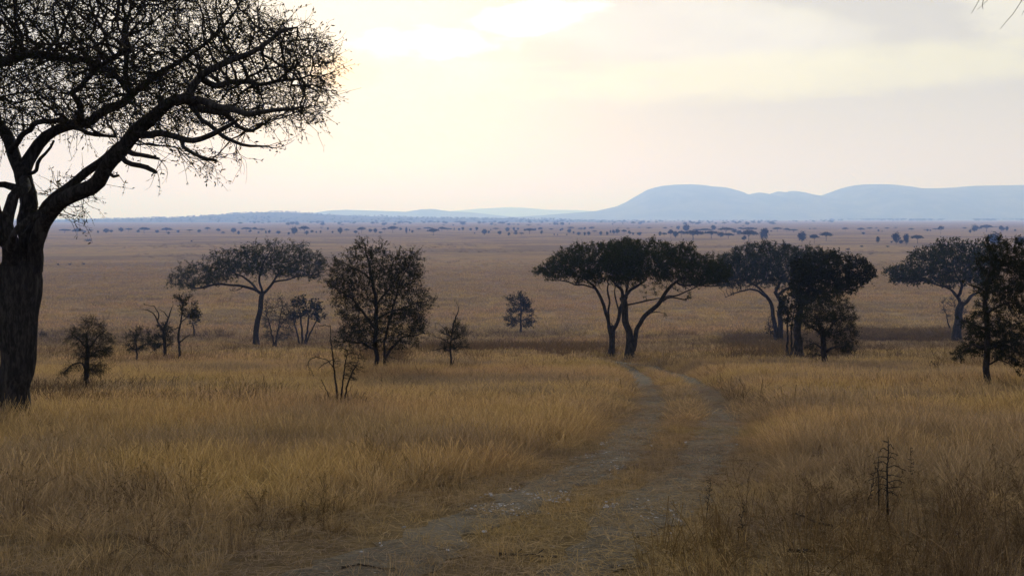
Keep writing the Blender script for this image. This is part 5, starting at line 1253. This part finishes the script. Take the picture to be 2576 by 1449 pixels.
# wooded fringes: on the left ridge and along the foot of the right hills
def build_woodland():
    P = [mesh_obj('fringe_%s' % 'abcd'[k], np.concatenate([a, c]), [b, e + len(a)], [M_TWIG, M_LEAF_FAR], parent=False) for k, (a, b, c, e) in enumerate([FARP['u'][0], FARP['u'][1], FARP['r'][0], FARP['r'][1]])]
    X = []; Y = []; Z = []; S = []
    xs, zr = left_ridge
    n = 2300
    x = RNG.uniform(xs[0], xs[-1], n); t = RNG.uniform(-.9, .12, n)
    cl = fbm(x / 180, t * 4, 97, 3); k = cl > .42; x = x[k]; t = t[k]
    ho = bpy.data.objects['hills'].data
    co = np.zeros(len(ho.vertices) * 3, np.float32); ho.vertices.foreach_get('co', co); co = co.reshape(41, 1000, 3)
    fi = (t + 1) / 2 * 40; fj = (x - xs[0]) / (xs[-1] - xs[0]) * 999
    i0 = np.floor(fi).astype(int); j0 = np.minimum(np.floor(fj).astype(int), 998); a = fi - i0; b = fj - j0
    z = (co[i0, j0, 2] * (1 - a) + co[i0 + 1, j0, 2] * a) * (1 - b) + (co[i0, j0 + 1, 2] * (1 - a) + co[i0 + 1, j0 + 1, 2] * a) * b
    y = 5200 + t * 1500
    X.append(x); Y.append(y); Z.append(z); S.append(RNG.uniform(4, 8, len(x)))
    # crest
    x = RNG.uniform(xs[0], xs[-1], 420); k = fbm(x / 120, x * 0, 98, 2) > .45; x = x[k]
    fj = (x - xs[0]) / (xs[-1] - xs[0]) * 999
    j0 = np.minimum(np.floor(fj).astype(int), 998)
    ang = (co[:, :, 2] - EYE) / co[:, :, 1]; ib = ang.argmax(0)[j0]
    X.append(x); Y.append(co[ib, j0, 1]); Z.append(co[ib, j0, 2]); S.append(RNG.uniform(4, 10, len(x)))
    # fringe on the plain before the right hills, and thin scatter across
    n = 900; d = RNG.uniform(5500, 7600, n); px = RNG.uniform(2080, 2900, n); k = fbm(px / 55, d / 900, 99, 2) > .47; d = d[k]; px = px[k]
    X.append((px - 1288) / F * d); Y.append(d); Z.append(G(X[-1], d)); S.append(RNG.uniform(9, 18, len(d)))
    n = 700; d = RNG.uniform(2300, 7000, n); px = RNG.uniform(600, 2100, n); k = fbm(px / 70, d / 700, 94, 2) > .5; d = d[k]; px = px[k]
    X.append((px - 1288) / F * d); Y.append(d); Z.append(G(X[-1], d)); S.append(RNG.uniform(6, 10, len(d)))
    X = np.concatenate(X); Y = np.concatenate(Y); Z = np.concatenate(Z); S = np.concatenate(S); n = len(X)
    instancer('woodland', np.c_[X, Y, Z], np.c_[np.zeros(n), np.zeros(n), RNG.random(n) * 6.283], np.c_[S * 1.5, S * 1.5, S], RNG.integers(0, 4, n), P, 'faint far off scrub woodland on the left ridge and below the right hills')
build_woodland()

# ------------------------------------------------------------------ sticks on the track
def stick(name, label, pts, r, seed, cat='branch', lift=.03):
    rng = np.random.default_rng(seed)
    W = np.array([on_ground(*p) for p in pts]); t = np.linspace(0, len(pts) - 1, 14)
    x = np.interp(t, range(len(pts)), W[:, 0]); y = np.interp(t, range(len(pts)), W[:, 1]) + rng.normal(0, .006, 14)
    z = G(x, y) + lift + rng.normal(0, .004, 14)
    c = np.array([x.mean(), y.mean(), float(G(x.mean(), y.mean()))])
    pos = [np.array([a, b, e]) - c for a, b, e in zip(x, y, z)]; par = list(range(-1, 13)); rad = list(r * (1 - .4 * np.arange(14) / 14))
    rad[0] *= 1.4; rad[-1] *= 1.3
    for k in (4, 9):
        p = pos[k].copy(); v = np.array([.5, rng.normal(0, .6), .35]); q = k
        for j in range(3): p = p + v * .035; pos.append(p); par.append(q); rad.append(r * .35); q = len(pos) - 1
    V, Q = tube_mesh(np.array(pos), np.array(par), np.array(rad), lambda r_: np.full(len(r_), 7))
    o = mesh_obj(name, V, Q, M_TWIG, smooth=True); o.location = c
    tag(o, label, cat)
stick('fallen_stick', 'straight dark stick lying across the track at the bottom centre', [(1255, 1403), (1320, 1404), (1400, 1409)], .011, 1)
stick('fallen_twig', 'thin crooked twig lying at the bottom edge left of the dark stick', [(860, 1437), (905, 1428), (960, 1440), (1000, 1441)], .006, 2)
stick('fallen_stick', 'short dark stub of wood lying in the grass at the bottom left', [(273, 1404), (283, 1402), (293, 1398)], .014, 3)
stick('fallen_branch', 'crooked dark branch lying in the weeds at the bottom right', [(1995, 1318), (2030, 1330), (2060, 1345), (2095, 1352)], .010, 4, lift=.10)
stick('fallen_stick', 'dark log end lying in weeds right of the track at the bottom', [(1985, 1398), (2010, 1402), (2050, 1400)], .016, 5, lift=.05)

# tall single stalks at bottom right
def stalk(label, x, y0, y1, lean, seed):
    rng = np.random.default_rng(seed)
    X, d = on_ground(x, y0); s = d / F
    n = 12; h = (y0 - y1) * s
    pos = [np.array([lean * h * (i / n) + rng.normal(0, .004), rng.normal(0, .006), h * i / n - (.03 if i == 0 else 0)]) for i in range(n + 1)]
    par = list(range(-1, n)); rad = list(.0045 * (1 - .5 * np.arange(n + 1) / n))
    for k in range(4, n + 1):
        for _ in range(2):
            v = rng.normal(0, 1, 3); v[2] = abs(v[2]) * .6; v /= np.linalg.norm(v)
            pos.append(pos[k] + v * .035); par.append(k); rad.append(.0035)
    V, Q = tube_mesh(np.array(pos), np.array(par), np.array(rad), lambda r_: np.full(len(r_), 4))
    o = mesh_obj('weed_stalk', V, Q, M_TWIG); o.location = (X, d, float(G(X, d)))
    tag(o, label, 'weed stalk', 'lone stalks standing in the grass at bottom right')
stalk('lone dark stalk standing beside the right rut', 1775, 1320, 1208, .12, 1)
stalk('thin upright stalk right of the conical sapling', 2291, 1240, 1128, 0, 2)
stalk('thin leaning stalk left of the conical sapling', 2180, 1290, 1180, .2, 3)
stalk('knobbly stalk in the dark weeds between track and conical sapling', 1865, 1370, 1270, .05, 4)

# twigs of a tree overhead hanging into the top right corner
def hanging():
    rng = np.random.default_rng(77)
    d = 6.0; s = d / F
    root = empty('overhanging_branch', ((2470 - 1288) * s, d, EYE + (HORIZ + 190) * s)); b = np.array(root.location)
    tag(root, 'bare thin twigs hanging into the top right corner of the sky', 'branch')
    pos = []; par = []; rad = []
    def ch(pts, r, q=-1, dep=0):
        for i, (x, y) in enumerate(pts):
            pos.append(np.array([(x - 1288) * s, d + dep * i * .02, EYE + (HORIZ - y) * s]) - b); par.append(q); rad.append(r * (1 - .6 * i / len(pts))); q = len(pos) - 1
        return q
    ch([(2380, -200), (2440, -190), (2470, -186), (2520, -180), (2580, -170), (2660, -190)], .013)
    m_ = 2
    ch([(2476, -130), (2482, -70), (2478, -30)], .005, m_, 1); k = len(pos) - 1
    ch([(2468, -8), (2452, 16), (2436, 38)], .0022, k, -1); ch([(2474, 0), (2471, 14), (2473, 24)], .0026, k); ch([(2492, -14), (2488, 0), (2480, 10), (2470, 20)], .0018, k, 1); ch([(2462, -20), (2440, -8), (2430, 2)], .0018, k)
    ch([(2590, -120), (2590, -50), (2578, 0), (2562, 30), (2545, 52), (2537, 66)], .0026, 4, 1); ch([(2600, -30), (2580, 20), (2570, 40)], .0016, len(pos) - 4)
    V, Q = tube_mesh(np.array(pos), np.array(par), np.array(rad), lambda r_: np.full(len(r_), 5))
    mesh_obj('twigs', V, Q, M_TWIG, root)
hanging()

# ------------------------------------------------------------------ the hazy air
def build_haze():
    m = bpy.data.materials.new('haze_air'); m.use_nodes = True; t = m.node_tree; t.nodes.clear()
    out = t.nodes.new('ShaderNodeOutputMaterial'); v = t.nodes.new('ShaderNodeVolumePrincipled')
    v.inputs['Color'].default_value = (0.29, 0.45, 1.0, 1)
    v.inputs['Absorption Color'].default_value = (1, 1, 1, 1)
    v.inputs['Density'].default_value = 2.6e-4
    v.inputs['Anisotropy'].default_value = 0.3
    t.links.new(v.outputs[0], out.inputs['Volume'])
    x = 26000; y0, y1 = -400, 22500; z0, z1 = -16, 440
    V = [(-x, y0, z0), (x, y0, z0), (x, y1, z0), (-x, y1, z0), (-x, y0, z1), (x, y0, z1), (x, y1, z1), (-x, y1, z1)]
    f = [(0, 3, 2, 1), (4, 5, 6, 7), (0, 1, 5, 4), (1, 2, 6, 5), (2, 3, 7, 6), (3, 0, 4, 7)]
    tag(mesh_obj('haze', V, np.array(f), m), kind='stuff', label='blue evening haze filling the air over the whole plain')
build_haze()
